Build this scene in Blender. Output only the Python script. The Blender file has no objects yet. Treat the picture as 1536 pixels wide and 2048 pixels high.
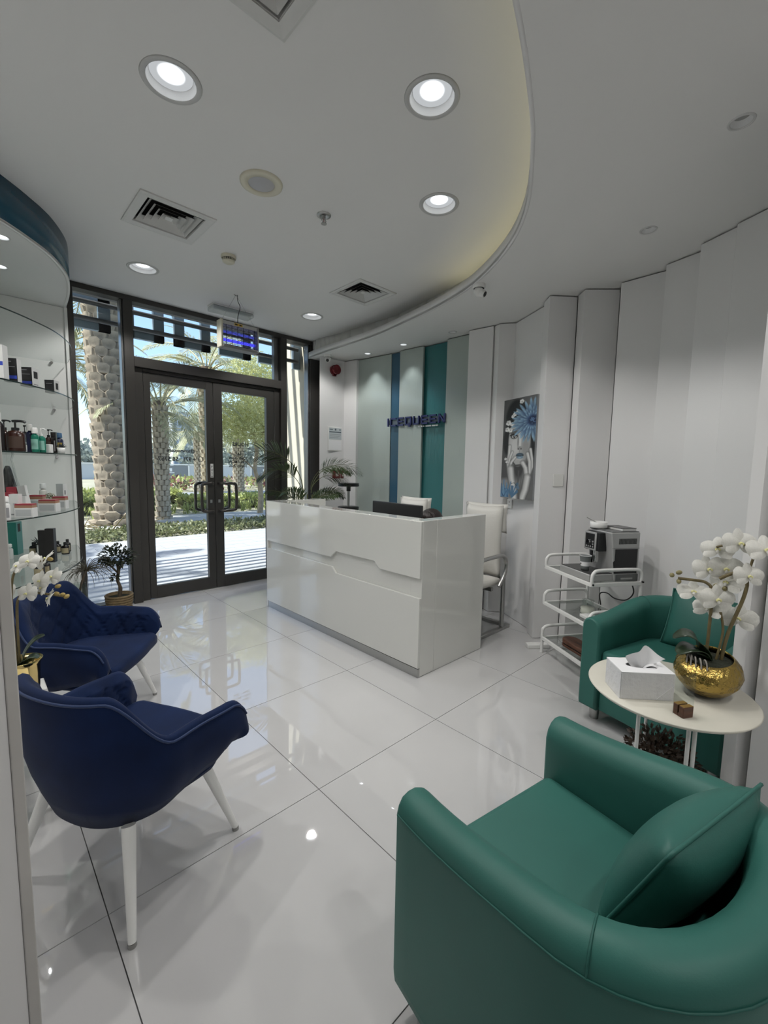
import bpy, bmesh, math, random
import numpy as np
from mathutils import Matrix, Vector
random.seed(7)
SC = bpy.context.scene
COL = SC.collection
PI = math.pi
V = Vector

# ------------------------------------------------------------------ camera
cam = bpy.data.cameras.new('camera'); camo = bpy.data.objects.new('camera', cam); COL.objects.link(camo)
yaw, pitch, roll = 0.762679, 0.1014175, 0.0178917
fw = V((math.sin(yaw)*math.cos(pitch), math.cos(yaw)*math.cos(pitch), -math.sin(pitch)))
r0 = V((math.cos(yaw), -math.sin(yaw), 0)); u0 = r0.cross(fw)
rr = math.cos(roll)*r0+math.sin(roll)*u0; uu = -math.sin(roll)*r0+math.cos(roll)*u0
m = Matrix((rr, uu, -fw)).transposed().to_4x4(); m.translation = V((-1.0424, -1.4744, 1.4128))
camo.matrix_world = m
cam.sensor_fit = 'HORIZONTAL'; cam.sensor_width = 36; cam.lens = 36*872.45/1536; cam.clip_start = .02; cam.clip_end = 400
SC.camera = camo

# ------------------------------------------------------------------ exposure, sky, sun
SC.view_settings.view_transform = 'Standard'; SC.view_settings.look = 'None'
SC.view_settings.gamma = 1; SC.view_settings.exposure = 0; SC.view_settings.use_curve_mapping = False
try:
    SC.cycles.use_denoising = True; SC.cycles.max_bounces = 10; SC.cycles.transparent_max_bounces = 24
    SC.cycles.caustics_reflective = False; SC.cycles.caustics_refractive = False; SC.cycles.sample_clamp_indirect = 6
except Exception: pass
w = bpy.data.worlds.new('sky'); SC.world = w; w.use_nodes = True
nt = w.node_tree; bg = nt.nodes['Background']
sky = nt.nodes.new('ShaderNodeTexSky'); sky.sky_type = 'NISHITA'; sky.sun_disc = False
sky.sun_elevation = math.radians(56); sky.sun_rotation = math.radians(-80); sky.dust_density = 1.2; sky.ozone_density = 1.5
nt.links.new(sky.outputs[0], bg.inputs[0]); bg.inputs[1].default_value = 0.32
sl = bpy.data.lights.new('sun', 'SUN'); so = bpy.data.objects.new('sun', sl); COL.objects.link(so)
sl.energy = 11; sl.angle = math.radians(.6); sl.color = (1, .96, .88)
so.location = (-8, 8, 14); so.rotation_euler = V((-.55, .10, .83)).to_track_quat('Z', 'Y').to_euler()

LAMP = 64.0      # big downlights
SPOT = 9.0       # small spots in the low ceiling

# ------------------------------------------------------------------ materials
MATS = {}
def mat(name, col, rough=.5, metal=0, spec=.5, noise=0, nscale=20, bump=0, bscale=60, emit=0, trans=0, coat=0, sheen=0, ior=1.5, sub=0, ecol=None, stretch=None, alpha=1):
    if name in MATS: return MATS[name]
    m = bpy.data.materials.new(name); m.use_nodes = True; N = m.node_tree.nodes; L = m.node_tree.links
    b = N['Principled BSDF']; b.inputs['Base Color'].default_value = (*col, 1); b.inputs['Roughness'].default_value = rough
    b.inputs['Metallic'].default_value = metal; b.inputs['Specular IOR Level'].default_value = spec; b.inputs['IOR'].default_value = ior
    b.inputs['Coat Weight'].default_value = coat; b.inputs['Coat Roughness'].default_value = .03
    b.inputs['Sheen Weight'].default_value = sheen; b.inputs['Transmission Weight'].default_value = trans
    b.inputs['Alpha'].default_value = alpha
    if emit: b.inputs['Emission Color'].default_value = (*(ecol or col), 1); b.inputs['Emission Strength'].default_value = emit
    if noise or bump:
        tc = N.new('ShaderNodeTexCoord'); mp = N.new('ShaderNodeMapping'); L.new(tc.outputs['Object'], mp.inputs[0])
        if stretch: mp.inputs['Scale'].default_value = stretch
    if noise:
        n = N.new('ShaderNodeTexNoise'); n.inputs['Scale'].default_value = nscale; n.inputs['Detail'].default_value = 4; L.new(mp.outputs[0], n.inputs[0])
        r = N.new('ShaderNodeMapRange'); r.inputs[3].default_value = 1-noise; r.inputs[4].default_value = 1+noise; r.inputs[1].default_value = .3; r.inputs[2].default_value = .7
        L.new(n.outputs[0], r.inputs[0])
        x = N.new('ShaderNodeMix'); x.data_type = 'RGBA'; x.blend_type = 'MULTIPLY'; x.inputs[0].default_value = 1
        x.inputs[6].default_value = (*col, 1); L.new(r.outputs[0], x.inputs[7]); L.new(x.outputs[2], b.inputs['Base Color'])
    if bump:
        n = N.new('ShaderNodeTexNoise'); n.inputs['Scale'].default_value = bscale; n.inputs['Detail'].default_value = 3; L.new(mp.outputs[0], n.inputs[0])
        bp = N.new('ShaderNodeBump'); bp.inputs['Strength'].default_value = bump; bp.inputs['Distance'].default_value = .01
        L.new(n.outputs[0], bp.inputs['Height']); L.new(bp.outputs[0], b.inputs['Normal'])
    MATS[name] = m; return m
def glass_mat(name, tint=(.93, .96, .95), ior=1.45, rough=0.0):
    m = bpy.data.materials.new(name); m.use_nodes = True; N = m.node_tree.nodes; L = m.node_tree.links; N.clear()
    o = N.new('ShaderNodeOutputMaterial'); t = N.new('ShaderNodeBsdfTransparent'); t.inputs[0].default_value = (*tint, 1)
    g = N.new('ShaderNodeBsdfGlossy'); g.inputs['Roughness'].default_value = rough; f = N.new('ShaderNodeFresnel'); f.inputs[0].default_value = ior
    ge = N.new('ShaderNodeNewGeometry'); iv = N.new('ShaderNodeMath'); iv.operation = 'SUBTRACT'; iv.inputs[0].default_value = 1.0; L.new(ge.outputs['Backfacing'], iv.inputs[1])
    mu = N.new('ShaderNodeMath'); mu.operation = 'MULTIPLY'; L.new(f.outputs[0], mu.inputs[0]); L.new(iv.outputs[0], mu.inputs[1])
    x = N.new('ShaderNodeMixShader'); L.new(mu.outputs[0], x.inputs[0]); L.new(t.outputs[0], x.inputs[1]); L.new(g.outputs[0], x.inputs[2]); L.new(x.outputs[0], o.inputs[0])
    MATS[name] = m; return m
def leaf_mat(name, col, tr=.35, var=.25):
    m = bpy.data.materials.new(name); m.use_nodes = True; N = m.node_tree.nodes; L = m.node_tree.links; N.clear()
    o = N.new('ShaderNodeOutputMaterial'); d = N.new('ShaderNodeBsdfPrincipled'); d.inputs['Roughness'].default_value = .45
    t = N.new('ShaderNodeBsdfTranslucent'); x = N.new('ShaderNodeMixShader'); x.inputs[0].default_value = tr
    tc = N.new('ShaderNodeTexCoord'); n = N.new('ShaderNodeTexNoise'); n.inputs['Scale'].default_value = 9; L.new(tc.outputs['Object'], n.inputs[0])
    r = N.new('ShaderNodeMapRange'); r.inputs[1].default_value = .3; r.inputs[2].default_value = .7; r.inputs[3].default_value = 1-var; r.inputs[4].default_value = 1+var; L.new(n.outputs[0], r.inputs[0])
    mx = N.new('ShaderNodeMix'); mx.data_type = 'RGBA'; mx.blend_type = 'MULTIPLY'; mx.inputs[0].default_value = 1; mx.inputs[6].default_value = (*col, 1); L.new(r.outputs[0], mx.inputs[7])
    L.new(mx.outputs[2], d.inputs['Base Color']); L.new(mx.outputs[2], t.inputs[0])
    L.new(d.outputs[0], x.inputs[1]); L.new(t.outputs[0], x.inputs[2]); L.new(x.outputs[0], o.inputs[0]); MATS[name] = m; return m
def vcol_mat(name, rough=.5):
    m = bpy.data.materials.new(name); m.use_nodes = True; N = m.node_tree.nodes
    a = N.new('ShaderNodeVertexColor'); a.layer_name = 'Col'; m.node_tree.links.new(a.outputs[0], N['Principled BSDF'].inputs['Base Color'])
    N['Principled BSDF'].inputs['Roughness'].default_value = rough; MATS[name] = m; return m
def radial_emit(name, core, edge, r0, r1):
    m = bpy.data.materials.new(name); m.use_nodes = True; N = m.node_tree.nodes; L = m.node_tree.links; N.clear()
    o = N.new('ShaderNodeOutputMaterial'); e = N.new('ShaderNodeEmission'); e.inputs[0].default_value = (.93, .97, 1, 1)
    tc = N.new('ShaderNodeTexCoord'); ln = N.new('ShaderNodeVectorMath'); ln.operation = 'LENGTH'; L.new(tc.outputs['Object'], ln.inputs[0])
    r = N.new('ShaderNodeMapRange'); r.interpolation_type = 'SMOOTHSTEP'; r.inputs[1].default_value = r0; r.inputs[2].default_value = r1; r.inputs[3].default_value = core; r.inputs[4].default_value = edge
    L.new(ln.outputs['Value'], r.inputs[0]); L.new(r.outputs[0], e.inputs[1]); L.new(e.outputs[0], o.inputs[0]); MATS[name] = m; return m

paint = mat('wall paint', (.74, .735, .73), .6, noise=.02, nscale=3)
ceilp = mat('ceiling paint', (.74, .735, .72), .75)
panelw = mat('white lacquer board', (.76, .755, .75), .32)
tilem = mat('polished porcelain', (.55, .545, .545), .016, ior=2.2, noise=.035, nscale=1.6)
grout = mat('grout', (.10, .10, .10), .8)
alu = mat('dark bronze aluminium', (.05, .047, .043), .38, .35)
alul = mat('grey anodised aluminium', (.16, .16, .16), .32, .6)
sage = mat('sage glass board', (.40, .455, .425), .12, coat=.3, bump=.25, bscale=5, stretch=(30, 30, 1.4))
teal = mat('teal glass board', (.035, .17, .175), .14, bump=.2, bscale=5, stretch=(30, 30, 1.4))
bluep = mat('steel blue board', (.035, .105, .17), .25)
edgem = mat('board edge grey', (.25, .25, .24), .5)
blk = mat('black plastic', (.012, .012, .013), .35)
dark = mat('dark void', (.01, .01, .01), .9)
wpl = mat('white plastic', (.78, .78, .76), .35)
cream = mat('ivory plastic', (.62, .59, .47), .4)
desk_m = mat('white high gloss lacquer', (.66, .66, .625), .09, coat=.6, bump=.015, bscale=3)
steel = mat('brushed steel', (.45, .45, .44), .3, 1)
chrome = mat('chrome', (.7, .7, .7), .1, 1)
whm = mat('white enamelled metal', (.78, .78, .76), .3)
redp = mat('red plastic', (.16, .012, .018), .35)
gleath = mat('green leather', (.028, .128, .105), .5, spec=.35, bump=.035, bscale=260, noise=.06, nscale=4)
gseam = mat('green seam', (.012, .10, .08), .6)
velv = mat('navy velvet', (.003, .012, .050), .8, spec=.15, sheen=.06, noise=.22, nscale=7, bump=.05, bscale=300)
velvd = mat('navy piping', (.006, .024, .09), .7, sheen=.1)
gold = mat('hammered gold', (.44, .31, .09), .20, 1, bump=.9, bscale=48)
goldp = mat('polished gold', (.75, .58, .25), .12, 1)
petal = leaf_mat('white petal', (.82, .81, .76), .3, .05)
petalc = mat('petal throat', (.75, .72, .35), .5)
budm = mat('olive bud', (.23, .20, .09), .5)
budy = mat('ochre bud', (.42, .31, .10), .5)
stemm = mat('brown green stem', (.16, .125, .055), .55, noise=.2, nscale=30)
oleaf = mat('orchid leaf', (.018, .035, .014), .3, noise=.2, nscale=12)
soil = mat('moss and soil', (.018, .022, .012), .95, bump=.8, bscale=80)
clear = glass_mat('clear glass', (.90, .93, .92), 1.45)
shelfg = glass_mat('shelf glass', (.93, .95, .945), 1.45)
winglass = glass_mat('window glass', (.93, .96, .97), 1.45)
glassedge = mat('green glass edge', (.02, .035, .032), .25)
paper = mat('white paper', (.82, .82, .83), .7)
lamp_lens = radial_emit('downlight lens', 6.0, .55, .022, .058)
spot_lens = radial_emit('spot lens', 6.0, 2.0, .01, .03)
refl = mat('white reflector', (.88, .88, .88), .3)

# ------------------------------------------------------------------ mesh builder
class MB:
    def __init__(s): s.v = []; s.f = []; s.m = []; s.s = []
    def add(s, vs, fs, m=0, sm=False, M=None):
        o = len(s.v)
        for p in vs: s.v.append(tuple(M @ V(p)) if M is not None else tuple(p))
        for f in fs: s.f.append([i+o for i in f]); s.m.append(m); s.s.append(sm)
        return s
    def box(s, x0, x1, y0, y1, z0, z1, m=0, M=None):
        vs = [(x, y, z) for z in (z0, z1) for y in (y0, y1) for x in (x0, x1)]
        return s.add(vs, [(0, 2, 3, 1), (4, 5, 7, 6), (0, 1, 5, 4), (2, 6, 7, 3), (0, 4, 6, 2), (1, 3, 7, 5)], m, False, M)
    def prism(s, pts, z0, z1, m=0, M=None, mtop=None, mbot=None, sm=False):
        n = len(pts); a = sum(pts[i][0]*pts[(i+1) % n][1]-pts[(i+1) % n][0]*pts[i][1] for i in range(n))
        if a < 0: pts = pts[::-1]
        vs = [(x, y, z0) for x, y in pts]+[(x, y, z1) for x, y in pts]
        s.add(vs, [(i, (i+1) % n, n+(i+1) % n, n+i) for i in range(n)], m, sm, M)
        s.add(vs, [tuple(range(n-1, -1, -1))], m if mbot is None else mbot, False, M)
        s.add(vs, [tuple(range(n, 2*n))], m if mtop is None else mtop, False, M); return s
    def frame_at(s, d):
        d = V(d).normalized(); a = V((0, 0, 1)) if abs(d.z) < .95 else V((1, 0, 0))
        x = a.cross(d).normalized(); return x, d.cross(x).normalized()
    def cyl(s, p0, p1, ra, rb=None, n=16, m=0, caps=True, sm=True):
        rb = ra if rb is None else rb; p0, p1 = V(p0), V(p1); x, y = s.frame_at(p1-p0)
        vs = [p0+ra*(x*math.cos(t)+y*math.sin(t)) for t in [2*PI*i/n for i in range(n)]]
        vs += [p1+rb*(x*math.cos(t)+y*math.sin(t)) for t in [2*PI*i/n for i in range(n)]]
        s.add(vs, [(i, (i+1) % n, n+(i+1) % n, n+i) for i in range(n)], m, sm)
        if caps: s.add(vs, [tuple(range(n-1, -1, -1)), tuple(range(n, 2*n))], m)
        return s
    def tube(s, pts, r, n=8, m=0, closed=False, caps=True, sm=True, sq=None):
        pts = [V(p) for p in pts]; k = len(pts); rs = r if isinstance(r, (list, tuple)) else [r]*k
        vs = []; x = None
        for i, p in enumerate(pts):
            if closed: d = pts[(i+1) % k]-pts[i-1]
            else: d = pts[min(i+1, k-1)]-pts[max(i-1, 0)]
            d = d.normalized() if d.length > 1e-9 else V((0, 0, 1))
            if x is None: x, y = s.frame_at(d)
            else:
                x = (x-d*x.dot(d)); x = x.normalized() if x.length > 1e-6 else s.frame_at(d)[0]; y = d.cross(x)
            for j in range(n):
                t = 2*PI*(j+.5)/n; vs.append(p+rs[i]*(x*math.cos(t)+y*math.sin(t))*(1 if not sq else sq))
        fs = [(i*n+j, i*n+(j+1) % n, ((i+1) % k)*n+(j+1) % n, ((i+1) % k)*n+j) for i in range(k if closed else k-1) for j in range(n)]
        s.add(vs, fs, m, sm)
        if caps and not closed: s.add(vs, [tuple(range(n-1, -1, -1)), tuple(range((k-1)*n, k*n))], m)
        return s
    def lathe(s, prof, n=24, m=0, M=None, sm=True, sx=1, sy=1):
        vs = [(r*math.cos(2*PI*j/n)*sx, r*math.sin(2*PI*j/n)*sy, z) for r, z in prof for j in range(n)]
        fs = [(i*n+j, i*n+(j+1) % n, (i+1)*n+(j+1) % n, (i+1)*n+j) for i in range(len(prof)-1) for j in range(n)]
        return s.add(vs, fs, m, sm, M)
    def grid(s, fn, nu, nv, m=0, sm=True, cu=False, cv=False, M=None):
        vs = [fn(i/(nu if cu else nu-1), j/(nv if cv else nv-1)) for i in range(nu) for j in range(nv)]
        fs = [(i*nv+j, ((i+1) % nu)*nv+j, ((i+1) % nu)*nv+(j+1) % nv, i*nv+(j+1) % nv) for i in range(nu if cu else nu-1) for j in range(nv if cv else nv-1)]
        return s.add(vs, fs, m, sm, M)
    def ball(s, c, r, m=0, nu=12, nv=8, M=None):
        r = r if isinstance(r, (tuple, list)) else (r, r, r)
        prof = [(math.sin(PI*i/nv), -math.cos(PI*i/nv)) for i in range(nv+1)]
        vs = [(c[0]+r[0]*a*math.cos(2*PI*j/nu), c[1]+r[1]*a*math.sin(2*PI*j/nu), c[2]+r[2]*z) for a, z in prof for j in range(nu)]
        return s.add(vs, [(i*nu+j, i*nu+(j+1) % nu, (i+1)*nu+(j+1) % nu, (i+1)*nu+j) for i in range(nv) for j in range(nu)], m, True, M)
    def disc(s, c, r, n=24, m=0, up=True):
        vs = [(c[0]+r*math.cos(2*PI*j/n), c[1]+r*math.sin(2*PI*j/n), c[2]) for j in range(n)]
        return s.add(vs, [tuple(range(n)) if up else tuple(range(n-1, -1, -1))], m)
    def mesh(s, name, mats, weld=0):
        me = bpy.data.meshes.new(name); me.from_pydata([tuple(p) for p in s.v], [], s.f)
        for k in (mats if isinstance(mats, (list, tuple)) else [mats]): me.materials.append(k)
        me.polygons.foreach_set('material_index', s.m); me.polygons.foreach_set('use_smooth', s.s)
        if weld:
            b = bmesh.new(); b.from_mesh(me); bmesh.ops.remove_doubles(b, verts=b.verts, dist=weld); b.to_mesh(me); b.free()
        me.update(); return me

def link(name, me, parent=None, loc=(0, 0, 0), rz=0, rot=None):
    o = bpy.data.objects.new(name, me); COL.objects.link(o); o.location = loc
    o.rotation_euler = rot if rot is not None else (0, 0, rz)
    if parent is not None: o.parent = parent
    return o
def obj(name, mb, mats, parent=None, loc=(0, 0, 0), rz=0, rot=None, bev=0, bseg=2, sub=0, weld=0, label=None, kind=None, solid=0):
    o = link(name, mb.mesh(name, mats, weld if weld else (1e-5 if (bev or sub) else 0)), parent, loc, rz, rot)
    if solid:
        k = o.modifiers.new('s', 'SOLIDIFY'); k.thickness = solid; k.offset = 0
    if bev:
        k = o.modifiers.new('b', 'BEVEL'); k.width = bev; k.segments = bseg; k.limit_method = 'ANGLE'; k.angle_limit = .6; k.harden_normals = False
        for p in o.data.polygons: p.use_smooth = True
        try: o.data.set_sharp_from_angle(angle=math.radians(35))
        except Exception: pass
    if sub:
        k = o.modifiers.new('u', 'SUBSURF'); k.levels = sub; k.render_levels = sub
        for p in o.data.polygons: p.use_smooth = True
    if label: o['label'] = label
    if kind: o['kind'] = kind
    return o
def thing(name, label, cat, loc=(0, 0, 0), rz=0, group=None):
    o = bpy.data.objects.new(name, None); o.empty_display_size = .05; COL.objects.link(o); o.location = loc; o.rotation_euler = (0, 0, rz)
    o['label'] = label; o['category'] = cat
    if group: o['group'] = group
    return o
def tag(o, label, cat, group=None):
    o['label'] = label; o['category'] = cat
    if group: o['group'] = group
    return o
def struct(name, mb=None, mats=None, label=None, cat=None, **k):
    if mb is None:
        o = bpy.data.objects.new(name, None); o.empty_display_size = .05; COL.objects.link(o)
    else: o = obj(name, mb, mats, **k)
    o['kind'] = 'structure'
    if label: o['label'] = label
    o['category'] = cat or name.split('_')[0]
    return o
KIDS = {}
def kids(o): return [c for c in bpy.data.objects if c.parent == o]
def dup(root, loc, rz, label, group=None):
    r = root.copy(); COL.objects.link(r); r.location = loc; r.rotation_euler = (0, 0, rz); r['label'] = label
    if group: r['group'] = group
    def rec(a, b):
        for ch in kids(a):
            c = ch.copy(); COL.objects.link(c); c.parent = b; rec(ch, c)
    rec(root, r); return r
def text_mesh(txt, size, ext=.0005, align='CENTER', sx=1, bold=0):
    c = bpy.data.curves.new('t', 'FONT'); c.body = txt; c.size = size; c.offset = bold*size; c.extrude = ext; c.align_x = align; c.align_y = 'CENTER'; c.resolution_u = 2
    o = bpy.data.objects.new('t', c); COL.objects.link(o); bpy.context.view_layer.update()
    me = bpy.data.meshes.new_from_object(o.evaluated_get(bpy.context.evaluated_depsgraph_get())); bpy.data.objects.remove(o); bpy.data.curves.remove(c)
    if sx != 1:
        for v in me.vertices: v.co.x *= sx
    return me
def text(name, txt, size, mt, parent, loc, rot, ext=.0005, sx=1, bold=0):
    me = text_mesh(txt, size, ext, sx=sx, bold=bold); me.materials.clear(); me.materials.append(mt)
    return link(name, me, parent, loc, rot=rot)
def plate(name, outer, holes, z0, z1, mt, parent=None):
    """flat slab with holes cut through: outer polygon plus hole polygons"""
    c = bpy.data.curves.new('p', 'CURVE'); c.dimensions = '2D'; c.fill_mode = 'BOTH'; c.extrude = (z1-z0)/2
    for poly in [outer]+holes:
        sp = c.splines.new('POLY'); sp.points.add(len(poly)-1); sp.use_cyclic_u = True
        for q, (x, y) in zip(sp.points, poly): q.co = (x, y, 0, 1)
    o = bpy.data.objects.new('p', c); COL.objects.link(o); bpy.context.view_layer.update()
    me = bpy.data.meshes.new_from_object(o.evaluated_get(bpy.context.evaluated_depsgraph_get())); bpy.data.objects.remove(o); bpy.data.curves.remove(c)
    for v in me.vertices: v.co.z += (z0+z1)/2
    me.materials.clear(); me.materials.append(mt); me.name = name
    return link(name, me, parent)
def circ(x, y, r, n=32): return [(x+r*math.cos(2*PI*i/n), y+r*math.sin(2*PI*i/n)) for i in range(n)]
def sqr(x, y, h, hy=None): hy = hy or h; return [(x-h, y-hy), (x+h, y-hy), (x+h, y+hy), (x-h, y+hy)]
def smoothline(P, k=4, closed=False):
    """Catmull-Rom through points"""
    P = [V(p) for p in P]; out = []; n = len(P)
    for i in range(n if closed else n-1):
        if closed: a, b, c, d = P[i-1], P[i], P[(i+1) % n], P[(i+2) % n]
        else: a, b, c, d = P[max(i-1, 0)], P[i], P[i+1], P[min(i+2, n-1)]
        for j in range(k):
            t = j/k; out.append(.5*((2*b)+(c-a)*t+(2*a-5*b+4*c-d)*t*t+(3*b-a-3*c+d)*t**3))
    if not closed: out.append(P[-1])
    return out
def offset_line(P, d):
    """2D polyline moved sideways (left positive)"""
    out = []
    for i in range(len(P)):
        a = V(P[max(i-1, 0)][:2]); b = V(P[min(i+1, len(P)-1)][:2]); t = (b-a).normalized(); dd = d[i] if isinstance(d, list) else d
        out.append((P[i][0]-t.y*dd, P[i][1]+t.x*dd))
    return out

# ================================================================== ROOM SHELL
ZC, ZS = 3.0, 2.78
YD = 3.37
BIG = [(-.331, .60), (.50, -.113), (1.116, .351), (.098, 2.628), (1.714, 2.574), (-1.30, 1.05)]  # the last one is out of view, added to light the blue chairs
VENTS = [(.006, 1.705), (1.675, 1.70), (-.312, -.112)]
LOWFILL = [(-.35, -2.05), (.65, -2.15), (-.6, -2.8)]  # unseen lamps added behind the camera as general fill
MINI = [(2.544, 2.616, 1), (2.559, 2.029, 1), (2.571, 1.358, 0), (1.836, -.592, 0), (1.223, -1.082, 0)]

# floor of single polished tiles over dark grout
fb = MB().box(-2.7, 3.0, -3.3, 3.47, -.05, -.004)
floor = struct('floor', fb, grout, 'glossy white porcelain tiled floor of the reception')
tile_full = MB().box(0.0016, .7984, .0016, .7984, -.0039, 0).mesh('tile', tilem)
for i in range(-4, 4):
    for j in range(-5, 5):
        x0, y0 = i*.8, j*.8; x1, y1 = min(x0+.8, 3.0), min(y0+.8, 3.46); xa, ya = max(x0, -2.7), max(y0, -3.3)
        if xa >= x1 or ya >= y1: continue
        if (xa, ya) == (x0, y0) and x1 == x0+.8 and y1 == y0+.8: link('tile', tile_full, floor, (x0, y0, 0))
        else: obj('tile', MB().box(xa+.0016, x1-.0016, ya+.0016, y1-.0016, -.0039, 0), tilem, floor)

# main ceiling, with real openings for the lights and the air diffusers
ceiling = plate('ceiling', [(-2.7, -3.3), (3.0, -3.3), (3.0, 3.47), (-2.7, 3.47)], [circ(x, y, .097) for x, y in BIG]+[sqr(x, y, .17) for x, y in VENTS], ZC, ZC+.03, ceilp)
ceiling['kind'] = 'structure'; ceiling['label'] = 'plain white main ceiling above the seating and the door'; ceiling['category'] = 'ceiling'
struct('ceiling_slab', MB().box(-2.7, 3.0, -3.3, 3.47, 3.22, 3.26), dark, 'dark slab hidden above the ceiling', 'ceiling')
# dropped ceiling along the panelled wall, with a curved edge and a cove
lip = smoothline([(2.205, 3.40, 0), (2.174, 3.151, 0), (2.158, 2.799, 0), (2.125, 2.04, 0), (2.021, 1.428, 0), (1.922, .99, 0), (1.767, .559, 0), (1.492, .124, 0), (1.181, -.185, 0), (.788, -.428, 0), (.524, -.557, 0), (.191, -.687, 0), (-.30, -.84, 0), (-.9, -.98, 0), (-1.7, -1.08, 0), (-2.7, -1.12, 0)], 4)
lip = [(p.x, p.y) for p in lip]
lowc = plate('ceiling_low', [lip[0]]+lip[1:]+[(-2.7, -3.3), (3.0, -3.3), (3.0, 3.40)], [circ(x, y, .036, 20) for x, y, o in MINI]+[circ(x, y, .097) for x, y in LOWFILL], ZS, ZS+.02, ceilp)
lowc['kind'] = 'structure'; lowc['label'] = 'lower curved ceiling running along the panelled wall'; lowc['category'] = 'ceiling'
inner = offset_line(lip, .018)
if (V(inner[5])-V((3, 3))).length > (V(lip[5])-V((3, 3))).length: inner = offset_line(lip, -.018); sgn = -1
else: sgn = 1
t1 = MB(); n = len(lip)
for a, b in zip(range(n-1), range(1, n)):
    t1.add([(*lip[a], ZS-.0005), (*lip[b], ZS-.0005), (*lip[b], ZS+.075), (*lip[a], ZS+.075), (*inner[a], ZS-.0005), (*inner[b], ZS-.0005), (*inner[b], ZS+.075), (*inner[a], ZS+.075)], [(0, 1, 2, 3), (5, 4, 7, 6), (3, 2, 6, 7), (1, 0, 4, 5)], 0, True)
struct('trim_1', t1, paint, 'curved white lip edging the lower ceiling', 'trim')
back = offset_line(lip, [sgn*(.06+.14*min(1, max(0, i-3)/10)) for i in range(n)])
t2 = MB()
for a, b in zip(range(n-1), range(1, n)): t2.add([(*back[a], ZS+.018), (*back[b], ZS+.018), (*back[b], ZC+.002), (*back[a], ZC+.002)], [(0, 1, 2, 3)], 0, True)
struct('trim_2', t2, ceilp, 'upright back of the light cove above the lip', 'trim', solid=.01)
# warm LED strip lying in the cove
cv = offset_line(lip, [sgn*(.045+.08*min(1, max(0, i-3)/10)) for i in range(n)])
led = mat('warm led strip', (1, .93, .6), emit=4.0, ecol=(1, .92, .58))
seg = [(*p, ZS+.028) for p in cv[20:46]]
tag(obj('led_strip', MB().tube(seg, .006, 6), led), 'warm LED strip lying hidden in the ceiling cove', 'light strip')

# walls
wr = smoothline([(2.98, 3.47, 0), (2.95, 2.0, 0), (2.95, 1.0, 0), (2.93, .45, 0), (2.78, -.2, 0), (2.62, -.65, 0), (2.33, -1.15, 0), (2.05, -1.5, 0), (1.80, -2.1, 0), (1.66, -2.7, 0), (1.6, -3.3, 0)], 4)
wm = MB()
for a, b in zip(wr[:-1], wr[1:]): wm.add([(a.x, a.y, 0), (b.x, b.y, 0), (b.x, b.y, ZC), (a.x, a.y, ZC)], [(0, 1, 2, 3)], 0, True)
wall_right = struct('wall_right', wm, paint, 'curved wall carrying upright white and sea-green boards', solid=.04)
def board(pts, mts, z1=ZS-.010, bev=0.0, label=None): return obj('board', MB().prism(pts, .004, z1), mts, wall_right, bev=bev, label=label)
def slab(a, b, th, mts, rev=0, edge=None, **k):
    """board with front edge a-b, thickness going away from the room"""
    a, b = V(a), V(b); d = (b-a).normalized(); nn = V((-d.y, d.x))
    if nn.dot(V((1, .25))) < 0: nn = -nn
    return board([tuple(a), tuple(b), tuple(b+nn*th), tuple(a+nn*th)], mts, **k)
slab((2.597, 3.131), (2.627, 2.915), .10, panelw)
slab((2.660, 2.95), (2.725, 2.385), .03, sage, bev=.003, label='sage green glass board under the first spotlight')
slab((2.735, 2.40), (2.757, 2.20), .02, bluep, label='narrow steel blue recessed board')
slab((2.707, 2.225), (2.730, 1.882), .03, sage, bev=.003, label='sage green glass board between blue and teal boards')
slab((2.772, 1.92), (2.785, 1.50), .02, teal, label='teal glass recessed board')
slab((2.714, 1.534), (2.726, 1.258), .03, sage, bev=.003, label='sage green board beside the teal board')
slab((2.633, 1.198), (2.662, .941), .16, panelw)
slab((2.70, .96), (2.69, .87), .10, edgem, label='dark shadow gap between white boards')
board([(2.682, .937), (2.654, .869), (2.738, .747), (2.88, .80), (2.80, .95)], panelw)
slab((2.742, .752), (2.515, .36), .08, panelw, label='flat white wall board behind the portrait')
board([(2.436, .323), (2.336, .224), (2.510, .085), (2.66, .16), (2.56, .36)], panelw)
board([(2.488, .069), (2.402, -.017), (2.580, -.202), (2.72, -.14), (2.60, .07)], panelw)
board([(2.60, -.215), (2.465, -.247), (2.4625, -.575), (2.60, -.58), (2.72, -.25)], panelw)
board([(2.47, -.54), (2.367, -.554), (2.303, -.778), (2.43, -.80), (2.56, -.56)], panelw)
board([(2.33, -.762), (2.211, -.771), (2.120, -.952), (2.22, -.99), (2.42, -.80)], panelw)
board([(2.28, -.90), (2.20, -.935), (2.085, -.958), (1.990, -1.141), (2.14, -1.20), (2.33, -1.01)], panelw)
board([(1.205, -1.2215), (1.185, -1.264), (1.228, -1.302), (1.62, -1.47), (1.64, -1.42), (1.32, -1.258)], panelw, label='projecting white board end beside the round table')
board([(1.34, -1.352), (1.230, -1.304), (1.16, -1.309), (1.10, -1.45), (1.18, -1.93), (1.40, -1.93), (1.42, -1.40)], panelw)
slab((1.18, -1.95), (1.22, -2.55), .08, panelw); slab((1.20, -2.57), (1.24, -3.25), .08, panelw); board([(1.44, -1.42), (1.66, -1.50), (2.0, -1.44), (2.02, -1.5), (1.5, -1.6)], panelw)
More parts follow.
